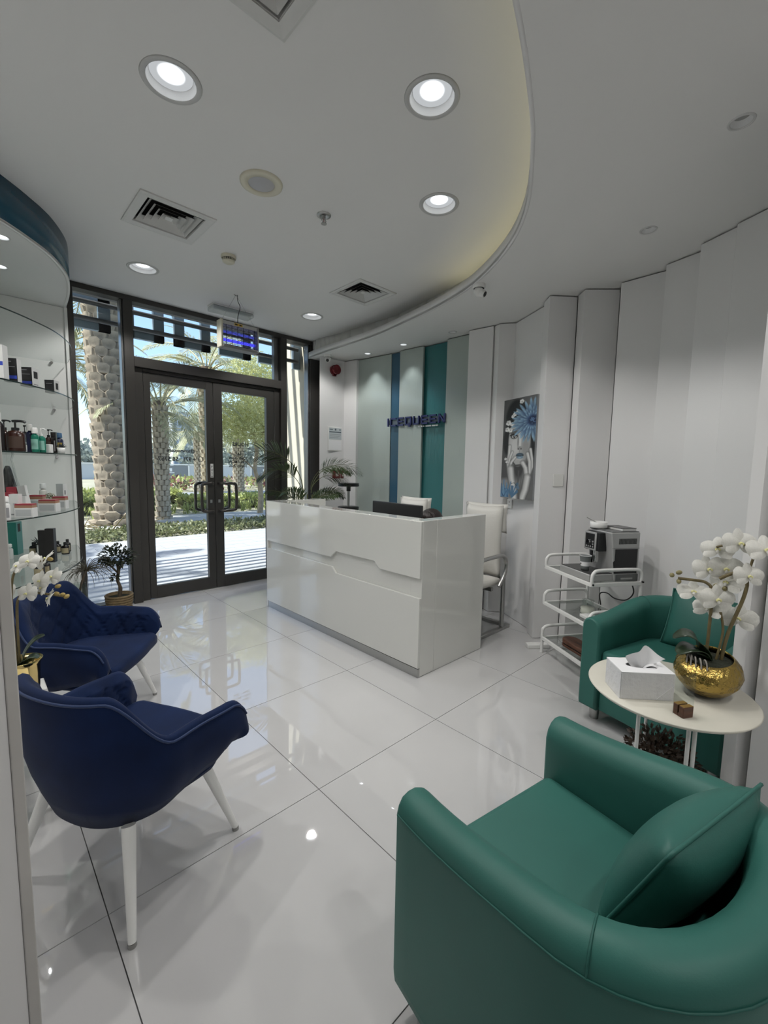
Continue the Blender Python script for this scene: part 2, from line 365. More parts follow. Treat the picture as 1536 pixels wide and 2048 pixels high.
# short end wall beside the window
struct('wall_front_end', MB().prism([(2.227, 3.158), (2.60, 3.131), (2.98, 3.13), (2.98, 3.46), (2.40, 3.46), (2.385, 3.372)], 0, ZS-.002), paint, 'short white end wall between window and boards', 'wall')
struct('wall_front', MB().box(-2.0, -.327, 3.345, 3.46, 0, ZC), paint, 'white front wall behind the display shelves')
struct('wall_left', MB().box(-1.98, -1.86, -.52, 3.345, 0, ZC), paint, 'white left wall beside the display shelves')
struct('wall_back', MB().box(-2.7, 2.0, -3.38, -3.3, 0, ZC), paint, 'white back wall behind the camera')
struct('wall_side', MB().box(-2.78, -2.7, -3.3, -.5, 0, ZC), paint, 'white hallway side wall')
partition = struct('wall_partition', MB().box(-2.7, -1.019, -.60, -.52, 0, ZC), paint, 'white partition end at the photograph left edge', 'wall')
obj('edge_trim', MB().box(-1.0185, -1.0025, -.603, -.517, 0, ZC), mat('worn grey edge trim', (.50, .485, .46), .4, noise=.12, nscale=6), partition, bev=.002, label='worn pale grey edge strip of the partition')

# ------------------------------------------------------------------ glazed front: window and door
win = struct('window_1', None, None, 'dark bronze framed shop window around the double door')
def fr(nm, x0, x1, z0, z1, y0=YD-.02, y1=YD+.10, mt=None, lab=None): return obj(nm, MB().box(x0, x1, y0, y1, z0, z1), mt or alu, win, bev=.003, bseg=1, label=lab)
fr('head_rail', -.327, 2.40, 2.952, 2.998)
fr('jamb', -.327, -.278, 0, 2.952); fr('jamb', 2.212, 2.40, 0, 2.952)
fr('mullion', .108, .190, 0, 2.952, YD-.03); fr('mullion', 1.790, 1.872, 0, 2.952, YD-.03)
fr('mullion_side', .090, .1075, .04, 2.95, YD+.0, YD+.09, alul, 'lighter grey side of the left mullion'); fr('mullion_side', 1.730, 1.789, 2.45, 2.95, YD+.03, YD+.09, alul, 'grey side of the right mullion')
fr('mullion_side', 2.194, 2.2115, .04, 2.95, YD+.0, YD+.09, alul, 'grey side of the right jamb')
fr('transom', .190, 1.790, 2.345, 2.440, YD-.03)
fr('sill', -.278, .09, 0, .04); fr('sill', 1.872, 2.194, 0, .04)
fr('door_jamb', .190, .272, 0, 2.345, YD+.02); fr('door_jamb', 1.722, 1.790, 0, 2.345, YD+.02); fr('door_head', .272, 1.722, 2.315, 2.345, YD+.02)
def pane(x0, x1, z0, z1, par): return obj('pane', MB().box(x0, x1, YD+.052, YD+.060, z0, z1), winglass, par)
pane(-.278, .09, .04, 2.952, win); pane(.190, 1.73, 2.44, 2.952, win); pane(1.872, 2.194, .04, 2.952, win)
door = struct('door_1', None, None, 'dark bronze double glass entrance door')
hb = mat('bronze handle', (.07, .065, .06), .28, .7)
for k, (x0, x1, g0, g1) in enumerate([(.275, .969, .337, .890), (.973, 1.720, 1.070, 1.618)]):
    lf = MB(); ya, yb = YD+.025, YD+.075
    lf.box(x0, g0, ya, yb, .008, 2.312); lf.box(g1, x1, ya, yb, .008, 2.312); lf.box(g0, g1, ya, yb, .008, .135); lf.box(g0, g1, ya, yb, 2.230, 2.312)
    leaf = obj('door_leaf', lf, alu, door, bev=.002, bseg=1)
    pane(g0, g1, .135, 2.230, leaf)
    hx = .925 if k == 0 else 1.018; dx = -.125 if k == 0 else .17
    for side, yy in ((0, ya-.07), (1, yb+.07)):
        sx = -.15 if k == 0 else .16
        if side == 0:
            pts = smoothline([(hx, ya, 1.205), (hx, yy+.02, 1.205), (hx+dx*.25, yy, 1.205), (hx+dx*.8, yy, 1.200), (hx+dx, yy, 1.165), (hx+dx, yy, .935), (hx+dx*.8, yy, .900), (hx+dx*.25, yy, .895), (hx, yy+.02, .895), (hx, ya, .895)], 5)
            obj('door_handle', MB().tube(pts, .0165, 10), hb, leaf)
        else:
            dx2 = dx*1.0
            pts = smoothline([(hx, yb, 1.205), (hx, yy-.02, 1.205), (hx+dx2*.4, yy, 1.205), (hx+dx2*.9, yy, 1.19), (hx+dx2, yy, 1.15), (hx+dx2, yy, .95), (hx+dx2*.9, yy, .91), (hx+dx2*.4, yy, .895), (hx, yy-.02, .895), (hx, yb, .895)], 5)
            obj('door_handle', MB().tube(pts, .0165, 10), hb, leaf)
    obj('lock', MB().box(hx-.012, hx+.012, ya-.006, ya, .985, 1.02).cyl((hx, ya-.012, 1.0), (hx, ya-.006, 1.0), .008, n=10), steel, leaf)
# white PUSH label on the meeting stile and the lettering stuck on the glass
tagm = mat('label white', (.72, .72, .70), .5); inkm = mat('ink black', (.015, .015, .015), .6)
ps = tag(obj('push_sign', MB().box(-.016, .016, 0, .0012, -.077, .077), tagm, None, (.941, YD+.0235, 1.344), bev=0), 'small white PUSH label on the door stile', 'sign')
for i, ch in enumerate('PUSH'): text('letter', ch, .036, inkm, ps, (0, -.0006, .042-.036*i), (PI/2, 0, 0), .0003)
decal = mat('frosted grey vinyl', (.035, .035, .037), .7)
def gtext(nm, s, size, x, z, lab, lab2='lettering'):
    o = text(nm, s, size, decal, None, (x, YD+.0640, z), (PI/2, 0, PI), .0008, bold=.03); tag(o, lab, lab2); return o
ph = thing('phone_lettering', 'reversed phone number lettering on the left door glass', 'lettering', (.575, YD+.0625, 1.462), PI)
for dx, s in ((-.19, '+'), (-.115, '971'), (.005, '58'), (.115, '5757')): text('digits', s, .062, decal, ph, (dx, -.0015, 0), (PI/2, 0, 0), .0008, bold=.03)
gtext('address_lettering', '@townsquare', .050, .63, 1.553, 'reversed address lettering above the phone number')
gtext('hours_lettering', 'HOURS', .060, 1.30, 1.65, 'reversed HOURS heading on the right door glass')
gtext('saturday_lettering', 'SAT\n10am - 6pm\nSUN - MON\n10am - 7pm', .046, 1.27, 1.47, 'reversed opening times lettering below the hours heading')
obj('ring', MB().tube([(.835+.026*math.cos(t), YD+.0645, 1.468+.026*math.sin(t)) for t in [2*PI*i/20 for i in range(20)]], .0035, 5, closed=True), decal)
o = bpy.data.objects['ring']; o.name = 'phone_symbol'; tag(o, 'round phone symbol beside the reversed number', 'symbol')

# ================================================================== CEILING FITTINGS
ring_bm = MB().lathe([(.097, .0), (.1, -.006), (.116, -.004), (.120, .0), (.118, .001)], 40)
ref_bm = MB().lathe([(.0965, -.002), (.091, .014), (.085, .028)], 40)
lens_bm = MB().disc((0, 0, 0), .0845, 40, up=False)
can_bm = MB().lathe([(.085, .029), (.085, .07), (0, .07)], 24)
def downlight(x, y, z, label, power=1.0, light=True):
    t = thing('downlight', label, 'light', (x, y, z), 0, 'big recessed ceiling downlights')
    link('trim_ring', RING, t); link('reflector', REFL, t); link('lens', LENS, t, (0, 0, .027)); link('can', CAN, t)
    l = bpy.data.lights.new('lamp', 'SPOT'); l.energy = LAMP*power; l.spot_size = math.radians(128); l.spot_blend = .28; l.shadow_soft_size = .05; l.color = (1, .982, .955)
    o = bpy.data.objects.new('lamp', l); COL.objects.link(o); o.parent = t; o.location = (0, 0, .018)
RING = ring_bm.mesh('ring', mat('lamp rim grey', (.50, .50, .49), .3)); REFL = ref_bm.mesh('refl', refl); LENS = lens_bm.mesh('lens', lamp_lens); CAN = can_bm.mesh('can', dark)
DLAB = ['large downlight nearest the left air diffuser corner, left above the blue chairs', 'large downlight above the near green armchair side, at upper centre', 'large downlight close to the curved cove, between cove and sprinkler', 'downlight in front of the left window beside the left diffuser', 'downlight near the door end of the curved cove', 'downlight above the wall behind the blue chairs']
for (x, y), lb in zip(BIG, DLAB): downlight(x, y, ZC, lb)
for i, (x, y) in enumerate(LOWFILL): downlight(x, y, ZS, ['downlight in low ceiling behind near green armchair', 'downlight in low ceiling by the back boards', 'downlight in low ceiling near the back wall'][i], .5)
srim = MB().lathe([(.036, .0), (.037, -.004), (.044, -.004), (.046, 0)], 24).mesh('rim', mat('small rim', (.6, .6, .59), .35))
scup = MB().lathe([(.0355, -.001), (.030, .03), (0, .031)], 24).mesh('cup', refl)
slen_on = MB().disc((0, 0, 0), .0285, 20, up=False).mesh('sl', spot_lens); slen_off = MB().disc((0, 0, 0), .0285, 20, up=False).mesh('slo', mat('dead lens', (.35, .35, .34), .2))
MLAB = ['small lit spotlight over the first sage board', 'small lit spotlight over the second sage board', 'small unlit spotlight above the white boards past the teal board', 'small unlit spotlight above the coffee trolley', 'small unlit spotlight above the far green armchair, nearest the right edge']
for (x, y, on), lb in zip(MINI, MLAB):
    t = thing('spotlight', lb, 'light', (x, y, ZS), 0, 'small spotlights in the lower ceiling')
    link('trim_ring', srim, t); link('cup', scup, t); link('lens', slen_on if on else slen_off, t, (0, 0, .022))
    if on:
        l = bpy.data.lights.new('lamp', 'SPOT'); l.energy = SPOT; l.spot_size = math.radians(75); l.spot_blend = .6; l.shadow_soft_size = .02; l.color = (.95, .98, 1)
        o = bpy.data.objects.new('lamp', l); COL.objects.link(o); o.parent = t; o.location = (0, 0, .012)
# square air diffusers: flat rim, nested louvres, dark duct
def sqring(mb, h0, z0, h1, z1, m=0):
    a = sqr(0, 0, h0); b = sqr(0, 0, h1); vs = [(*p, z0) for p in a]+[(*p, z1) for p in b]
    return mb.add(vs, [(i, (i+1) % 4, 4+(i+1) % 4, 4+i) for i in range(4)], m)
ventm = mat('vent enamel', (.62, .62, .60), .45)
for (x, y), h, lb in zip(VENTS, (.225, .218, .225), ['square air diffuser left of the round motion sensor', 'square air diffuser by the cove near the door', 'square air diffuser cut off by the top edge']):
    t = thing('air_diffuser', lb, 'vent', (x, y, ZC), 0, 'square ceiling air diffusers')
    f = MB(); sqring(f, h, 0, h, -.008); sqring(f, h, -.008, h-.012, -.012); sqring(f, h-.012, -.012, .172, -.006); sqring(f, .172, -.006, .168, .02)
    obj('rim', f, ventm, t)
    for k, hh in enumerate((.158, .122, .086, .050)):
        l = MB(); sqring(l, hh, -.002, hh-.030, .030); sqring(l, hh, .0, hh-.029, .032, 1); obj('louvre', l, [ventm, dark], t)  # black second layer paints the shade in the gaps between louvres
    obj('louvre_centre', MB().box(-.022, .022, -.022, .022, .0, .003), ventm, t)
    obj('duct', MB().box(-.169, .169, -.169, .169, .10, .104), dark, t)
# motion sensor, sprinkler, smoke detector
t = thing('motion_sensor', 'flat round ivory motion sensor with grey centre', 'sensor', (.256, .935, ZC))
obj('rim', MB().lathe([(.118, 0), (.116, -.008), (.108, -.011), (.074, -.012), (.072, -.006)], 40), cream, t); obj('lens', MB().lathe([(.073, -.006), (.06, -.010), (0, -.012)], 32), mat('sensor grey', (.42, .42, .43), .35), t)
t = thing('sprinkler', 'chrome fire sprinkler head on the ceiling', 'sprinkler', (.691, .94, ZC))
obj('escutcheon', MB().lathe([(.045, 0), (.043, -.006), (.026, -.010), (.022, -.004), (.0, -.004)], 28), steel, t)
obj('frame', MB().cyl((0, 0, -.004), (0, 0, -.022), .010, n=12).tube([(-.009, 0, -.02), (-.016, 0, -.035), (-.006, 0, -.052)], .0028, 6).tube([(.009, 0, -.02), (.016, 0, -.035), (.006, 0, -.052)], .0028, 6), steel, t)
obj('deflector', MB().cyl((0, 0, -.052), (0, 0, -.055), .018, n=14), steel, t); obj('bulb', MB().cyl((0, 0, -.022), (0, 0, -.050), .003, n=8), redp, t)
t = thing('smoke_detector', 'ivory dome smoke detector with slotted rim', 'detector', (.50, 1.91, ZC))
obj('base', MB().lathe([(.055, 0), (.055, -.018), (.050, -.022)], 28), cream, t)
b = MB()
for i in range(20):
    a = 2*PI*i/20; b.box(-.003, .003, .037, .045, -.040, -.020, 0, Matrix.Rotation(a, 4, 'Z'))
obj('slots', b, cream, t); obj('core', MB().cyl((0, 0, -.02), (0, 0, -.042), .036, n=20), dark, t); obj('cap', MB().lathe([(.046, -.038), (.044, -.046), (.03, -.054), (0, -.056)], 28), cream, t)
# emergency bulkhead lamp
t = thing('emergency_light', 'clear ribbed emergency bulkhead on the ceiling above the door', 'light', (1.015, 3.005, ZC), -.03)
obj('tray', MB().box(-.215, .215, -.07, .07, -.012, 0), wpl, t, bev=.003)
obj('diffuser', MB().box(-.215, .215, -.075, .075, -.058, -.012), mat('ribbed acrylic', (.72, .76, .75), .15, alpha=.55, bump=.6, bscale=70, stretch=(6, 1, 1)), t, bev=.014, bseg=3)
obj('tube', MB().cyl((-.16, 0, -.032), (.16, 0, -.032), .008, n=10), wpl, t); obj('battery', MB().box(-.18, .19, -.072, -.052, -.045, -.025), mat('teal circuit strip', (.02, .12, .11), .4), t)
# insect killer hanging on wires
t = thing('insect_killer', 'hanging electric insect killer with blue tubes before the transom', 'appliance', (.904, 2.60, 2.497))
obj('top_housing', MB().box(-.175, .170, -.035, .045, .205, .240), mat('killer grey', (.42, .42, .41), .4), t, bev=.004)
obj('end_panel', MB().box(-.192, -.172, -.045, .055, 0, .245), cream, t, bev=.004); obj('end_panel', MB().box(.168, .182, -.045, .055, 0, .240), mat('killer shade', (.30, .30, .29), .5), t, bev=.004)
obj('tray', MB().box(-.172, .168, -.05, .055, -.004, .022), mat('killer tray', (.22, .22, .22), .4), t, bev=.004)
uv = mat('blue uv tube', (.10, .12, .95), .4, emit=1.5, ecol=(.07, .07, 1.0))
obj('tube', MB().cyl((-.165, .0, .075), (.16, .0, .075), .013, n=12), uv, t); obj('tube', MB().cyl((-.165, .01, .150), (.16, .01, .150), .012, n=12), mat('dim tube', (.16, .2, .75), .3, emit=.35, ecol=(.12, .16, 1)), t)
g = MB()
for k in range(16):
    z = .028+.0115*k; g.cyl((-.17, -.032, z), (.166, -.032, z), .0022, n=5); g.cyl((-.17, .042, z), (.166, .042, z), .0012, n=5)
for k in range(6):
    x = -.14+.056*k; g.cyl((x, -.034, .02), (x, -.034, .206), .0024, n=5)
gr = obj('grid', g, blk, t); gr['kind'] = 'stuff'
obj('warning_label', MB().box(-.06, .02, -.0365, -.0355, .212, .234), mat('yellow label', (.52, .33, .03), .5), t); obj('label_print', MB().box(-.055, -.030, -.0369, -.0366, .217, .229).box(-.012, .010, -.0369, -.0366, .218, .228), inkm, t)
for s in (-1, 1): obj('wire', MB().tube([(s*.17, 0, .24), (-.028, -.008, .500)], .0014, 5), steel, t)
obj('hook', MB().tube([(-.045, -.008, .503), (-.045, -.008, .495), (-.012, -.008, .492), (-.012, -.008, .503)], .0022, 6), blk, t)
obj('cord', MB().tube(smoothline([(-.012, -.006, .500), (-.010, -.006, .45), (.012, -.006, .40), (-.002, -.004, .34), (-.012, -.004, .29), (-.010, 0, .24)], 6), .0035, 6), blk, t)
# dome cameras and fire sounder
def camera_dome(x, y, z, rz, lab):
    t = thing('security_camera', lab, 'camera', (x, y, z), rz, 'white ceiling security cameras')
    obj('base', MB().lathe([(.048, 0), (.048, -.018), (.040, -.026)], 24), wpl, t); obj('ball', MB().ball((0, 0, -.048), .037, nu=18, nv=12), wpl, t)
    obj('barrel', MB().cyl((0, -.01, -.055), (0, -.050, -.075), .027, .025, 18), wpl, t); obj('lens', MB().cyl((0, -.049, -.0745), (0, -.0515, -.0758), .019, n=16), blk, t)
camera_dome(1.803, .522, ZS, .2, 'white security camera on the lower ceiling edge above the portrait')
camera_dome(2.261, 3.031, ZS, -.75, 'white security camera in the corner above the red sounder')

# ================================================================== RECEPTION DESK
t = thing('reception_desk', 'white glossy reception counter with stepped front panels', 'desk', (0, 0, 0))
X0, Y0, Y1 = 1.08, .393, 2.415
obj('carcass', MB().box(X0+.024, X0+.14, Y0+.0995, Y1, .0, 1.045), desk_m, t)
def fpanel(nm, prof, lab):
    # profile in (y,z), extruded along x
    mb = MB().prism([(y, z) for y, z in prof], X0, X0+.0215, 0, Matrix(((0, 0, 1, 0), (1, 0, 0, 0), (0, 1, 0, 0), (0, 0, 0, 1))))
    return obj(nm, mb, desk_m, t, bev=.0025, bseg=2, label=lab)
fpanel('front_panel', [(Y1, 1.066), (Y0, 1.066), (Y0, .684), (.788, .684), (.842, .732), (1.306, .732), (1.374, .676), (Y1, .674)], 'upper front panel with a notched lower edge')
fpanel('front_panel', [(Y1, .603), (1.362, .600), (1.304, .553), (Y0, .552), (Y0, .066), (Y1, .050+.012)], 'lower front panel with a stepped upper edge')
obj('plinth', MB().box(X0+.004, X0+.03, Y0+.002, Y1, .0, .060), steel, t, label='brushed steel plinth')
obj('side_panel', MB().box(X0+.0216, 1.245, Y0, Y0+.10, .003, 1.068).box(1.2465, 1.825, Y0, Y0+.10, .003, 1.068), desk_m, t, bev=.002)
obj('ledge', MB().box(X0+.001, X0+.14, Y0+.101, Y1, 1.046, 1.069), desk_m, t, bev=.002)
obj('side_panel', MB().box(X0+.141, 1.715, Y1-.10, Y1, .003, 1.068).box(X0+.0005, 1.715, Y1+.0003, Y1+.018, .003, 1.068), desk_m, t, bev=.002)
obj('worktop', MB().box(X0+.141, 1.80, Y0+.101, Y1-.101, .72, .745), desk_m, t)
# monitor seen from behind
mo = thing('computer_monitor', 'black computer monitor standing on desk seen from behind', 'monitor', (1.56, 1.10, .745), math.radians(-93))
obj('back_shell', MB().box(-.305, .305, -.012, .012, .03, .374), blk, mo, bev=.006)
obj('screen', MB().box(-.295, .295, .0121, .0135, .045, .365), mat('screen dark', (.01, .01, .012), .1), mo)
obj('neck', MB().box(-.03, .03, -.045, -.013, .008, .22), blk, mo); obj('foot', MB().box(-.12, .12, -.11, .07, 0, .010), blk, mo, bev=.003)

# ------------------------------------------------------------------ white office chairs behind the desk
cushm = mat('cream cotton cover', (.66, .645, .60), .85, bump=.25, bscale=25)
def pillow(mb, cx, cy, cz, w, h, d, M=None, m=0, n=14, pinch=.0):
    def side(sg):
        def f(u, v):
            a, b = 2*u-1, 2*v-1; k = (max(0, 1-abs(a)**2.6)*max(0, 1-abs(b)**2.6))**.55
            wx = 1-.07*(1-abs(a))*0-.06*(1-b*b)*0; edge = 1-.05*(1-a*a) if False else 1
            ex = w/2*a*(1-.055*(1-b*b)); ez = h/2*b*(1-.055*(1-a*a))
            return (cx+ex, cy+sg*d/2*k, cz+ez)
        return f
    mb.grid(side(-1), n, n, m, True, M=M); mb.grid(lambda u, v: side(1)(1-u, v), n, n, m, True, M=M); return mb
c0 = thing('office_chair', 'white cushioned office chair at the open right end of the desk', 'chair', (2.13, .76, 0), math.radians(90), 'white chairs behind the desk')
obj('seat', MB().box(-.22, .22, -.21, .23, .40, .46), cushm, c0, bev=.028, bseg=3)
obj('backrest', pillow(MB(), 0, -.225, .77, .40, .66, .11), cushm, c0, weld=1e-4)
obj('back_cover', pillow(MB(), 0, -.265, .98, .44, .26, .10), cushm, c0, weld=1e-4, label='cream pillow cover over the chair top')
for s in (-1, 1):
    obj('armrest', MB().tube(smoothline([(s*.25, .20, .665), (s*.25, -.02, .672), (s*.25, -.17, .665), (s*.25, -.225, .60), (s*.25, -.205, .50), (s*.25, -.12, .40)], 5), .017, 8), steel, c0)
    obj('post', MB().tube([(s*.25, -.19, .47), (s*.25, -.19, .03)], .019, 8), steel, c0)
    obj('runner', MB().box(s*.25-.02, s*.25+.02, -.30, .24, .0, .028), steel, c0, bev=.004)
obj('cross_bar', MB().box(-.229, .229, -.30, -.26, .0, .026).box(-.232, .232, -.06, -.03, .37, .398), steel, c0)
dup(c0, (2.13, 1.64, 0), math.radians(88), 'white cushioned office chair behind the black monitor')

# person leaning over the desk, only the dark hair shows
skinm = mat('skin', (.42, .26, .18), .5); clothm = mat('dark clothing', (.02, .022, .03), .8); hairm = mat('dark brown hair', (.014, .009, .007), .45, bump=.5, bscale=120, stretch=(1, 1, .2))
pe = thing('person', 'dark haired person seated low behind the white desk', 'person', (2.10, .885, 0), math.radians(90))
def skin_mesh(nm, verts, edges, rad, mats, parent, sub=1):
    me = bpy.data.meshes.new(nm); me.from_pydata(verts, edges, []); me.materials.append(mats); o = link(nm, me, parent)
    k = o.modifiers.new('skin', 'SKIN'); k.use_smooth_shade = True
    for i, r in enumerate(rad): me.skin_vertices[0].data[i].radius = (r, r) if not isinstance(r, tuple) else r
    me.skin_vertices[0].data[0].use_root = True
    k = o.modifiers.new('sub', 'SUBSURF'); k.levels = sub; k.render_levels = sub
    return o
bv = [(0, 0, .56), (0, .06, .70), (0, .15, .80), (0, .22, .86), (0, .27, .895), (0, .33, .945)]; be = [(0, 1), (1, 2), (2, 3), (3, 4), (4, 5)]; br = [.13, .12, .13, .10, .055, .09]
def chain(start, pts, rs):
    prev = start
    for p, r in zip(pts, rs): bv.append(p); br.append(r); be.append((prev, len(bv)-1)); prev = len(bv)-1
    return prev
for s in (-1, 1):
    h = chain(3, [(s*.16, .22, .84), (s*.21, .26, .77), (s*.20, .42, .775), (s*.17, .50, .775)], [.05, .043, .032, .026])
    for f in range(4): chain(h, [(s*(.15+.016*f), .535, .775), (s*(.145+.018*f), .565, .772), (s*(.145+.018*f), .585, .768)], [.009, .008, .007])
    chain(h, [(s*.145, .515, .775), (s*.125, .53, .772)], [.010, .008])
    chain(0, [(s*.10, .10, .53), (s*.11, .42, .50), (s*.11, .43, .28), (s*.11, .43, .07), (s*.11, .52, .045)], [.085, .060, .05, .035, .034])
skin_mesh('body', bv, be, br, clothm, pe, 1)
hd = MB().ball((0, .345, .965), (.076, .092, .105), nu=18, nv=12); hd.ball((0, .44, .945), (.013, .014, .02), nu=8, nv=6)
for s in (-1, 1): hd.ball((s*.077, .345, .955), (.010, .018, .028), nu=8, nv=6); hd.ball((s*.03, .425, .97), (.014, .008, .008), 1, 8, 6)
hd.ball((0, .43, .915), (.024, .008, .007), 2, 8, 6)
obj('head', hd, [skinm, paper, redp], pe)
hr = MB().ball((0, .338, .985), (.094, .108, .096), nu=22, nv=14); hr.ball((0, .245, .95), (.05, .05, .05), nu=14, nv=10); hr.ball((0, .395, 1.0), (.075, .062, .062), nu=14, nv=10)
obj('hair', hr, hairm, pe, label='dark brown hair above the desk edge')

# black two-tier stand behind the desk
t = thing('display_stand', 'black two-disc stand on a grey pole by the end wall', 'stand', (2.37, 2.74, 0))
for z in (1.195, .905): obj('disc', MB().lathe([(0, 0), (.125, 0), (.132, .006), (.132, .014), (.126, .018), (.126, .022), (.132, .026), (.132, .034), (.125, .040), (0, .040)], 32), blk, t, (0, 0, z-.02))
obj('pole', MB().cyl((0, 0, .03), (0, 0, 1.176), .016, n=12), steel, t); obj('collar', MB().cyl((0, 0, 1.115), (0, 0, 1.175), .026, n=14), blk, t)
obj('base', MB().lathe([(0, 0), (.17, 0), (.165, .02), (.03, .032), (0, .032)], 28), blk, t)

# ------------------------------------------------------------------ things on the end wall
WY = 3.148
snd = thing('alarm_sounder', 'round red fire alarm sounder high on the end wall', 'alarm', (2.435, WY-.004, 2.64))
Mx = Matrix.Rotation(PI/2, 4, 'X')
obj('base', MB().cyl((0, 0, 0), (0, -.03, 0), .062, n=24).box(-.02, .02, -.03, 0, -.075, -.05), redp, snd); obj('horn', MB().lathe([(.050, .03), (.060, .075), (.055, .078), (.035, .055), (.02, .06), (0, .065)], 28, 0, Mx), redp, snd)
sh = thing('notice_frame', 'framed notice sheet on the end wall behind the palm', 'notice', (2.458, WY-.006, 1.775))
obj('frame', MB().box(-.112, .112, -.010, .0, -.155, .150), wpl, sh, bev=.002); pr = MB()
pr.box(-.10, .10, -.0112, -.0102, -.01, .138, 0); pr.box(-.09, -.04, -.0116, -.0113, .112, .122, 1); pr.box(-.01, .015, -.0116, -.0113, .105, .13, 1); pr.box(.06, .09, -.0116, -.0113, .112, .124, 1); pr.box(-.095, .095, -.0116, -.0113, .078, .092, 1)
for k in range(3): pr.box(-.09, .09-.02*k, -.0116, -.0113, .05-.02*k, .058-.02*k, 2)
pr.box(-.10, .10, -.0112, -.0102, -.145, -.02, 3)
obj('print', pr, [mat('pale blue sheet', (.50, .55, .57), .5), mat('slate ink', (.10, .13, .15), .5), mat('grey ink', (.33, .36, .37), .5), paper], sh)
for x, lab in ((2.475, 'red break glass call point nearer the window'), (2.592, 'red switch plate beside the red call point')):
    q = thing('call_point', lab, 'alarm', (x, WY-.006, 1.312), 0, 'red fire call points')
    w2 = .055 if x < 2.5 else .040
    obj('housing', MB().box(-w2, w2, -.032 if x < 2.5 else -.014, 0, -.052, .052), redp, q, bev=.005)
    yq = -.0335 if x < 2.5 else -.0155
    obj('face', MB().box(-.022, .022, yq, yq+.0012, -.024, .020), mat('call face', (.55, .50, .48), .4), q)
# ICEQUEEN letters built of square bars
ltm = mat('navy letter', (.018, .026, .125), .3)
sg = thing('wall_sign', 'navy raised block letters across the sage boards', 'sign', (2.700, 2.395, 1.955), -PI/2+.02)
H, Wd, T = .098, .092, .017
LET = {'I': [(.0, .019, 0, 1)], 'C': [(0, 1, 1, 1), (0, 1, 0, 1), (0, 0, 0, 1)]}
def bars(ch):
    w, h, k = Wd, H, T; B = []
    if ch == 'I': return [(0, k, 0, h)], k
    if ch in 'CEQU': B.append((0, k, 0, h))
    if ch in 'CEQU': B.append((0, w, 0, k))
    if ch in 'CEQ': B.append((0, w, h-k, h))
    if ch == 'E': B.append((0, w*.9, h/2-k/2, h/2+k/2))
    if ch in 'QU': B.append((w-k, w, 0, h))
    if ch == 'Q': B.append((w*.55, w*.82, -.018, .03))
    if ch == 'N': B += [(0, k, 0, h), (w-k, w, 0, h)]
    return B, w
x = 0
for ch in 'ICEQUEEN':
    B, w_ = bars(ch); mb = MB()
    for a, b, c, d in B: mb.box(a, b, -.018, 0, c-H/2, d-H/2)
    if ch == 'N': mb.prism([(0, H/2), (T*1.25, H/2), (Wd, -H/2), (Wd-T*1.25, -H/2)], 0, .018, 0, Matrix(((1, 0, 0, x*0), (0, 0, -1, 0), (0, 1, 0, 0), (0, 0, 0, 1))))
    obj('letter', mb, ltm, sg, (x, 0, 0)); x += w_+.030
obj('mounting_rail', MB().box(0, x-.02, .0, .012, -.03, .03), mat('clear rail', (.10, .13, .16), .3), sg)
tl = MB()
for k, (a, b) in enumerate([(.49, .515), (.525, .55), (.565, .575), (.60, .68), (.69, .74), (.745, .77)]): tl.box(a, b, -.012, 0, -.078, -.064)
obj('tagline', tl, mat('pale tag letters', (.55, .57, .56), .3), sg)

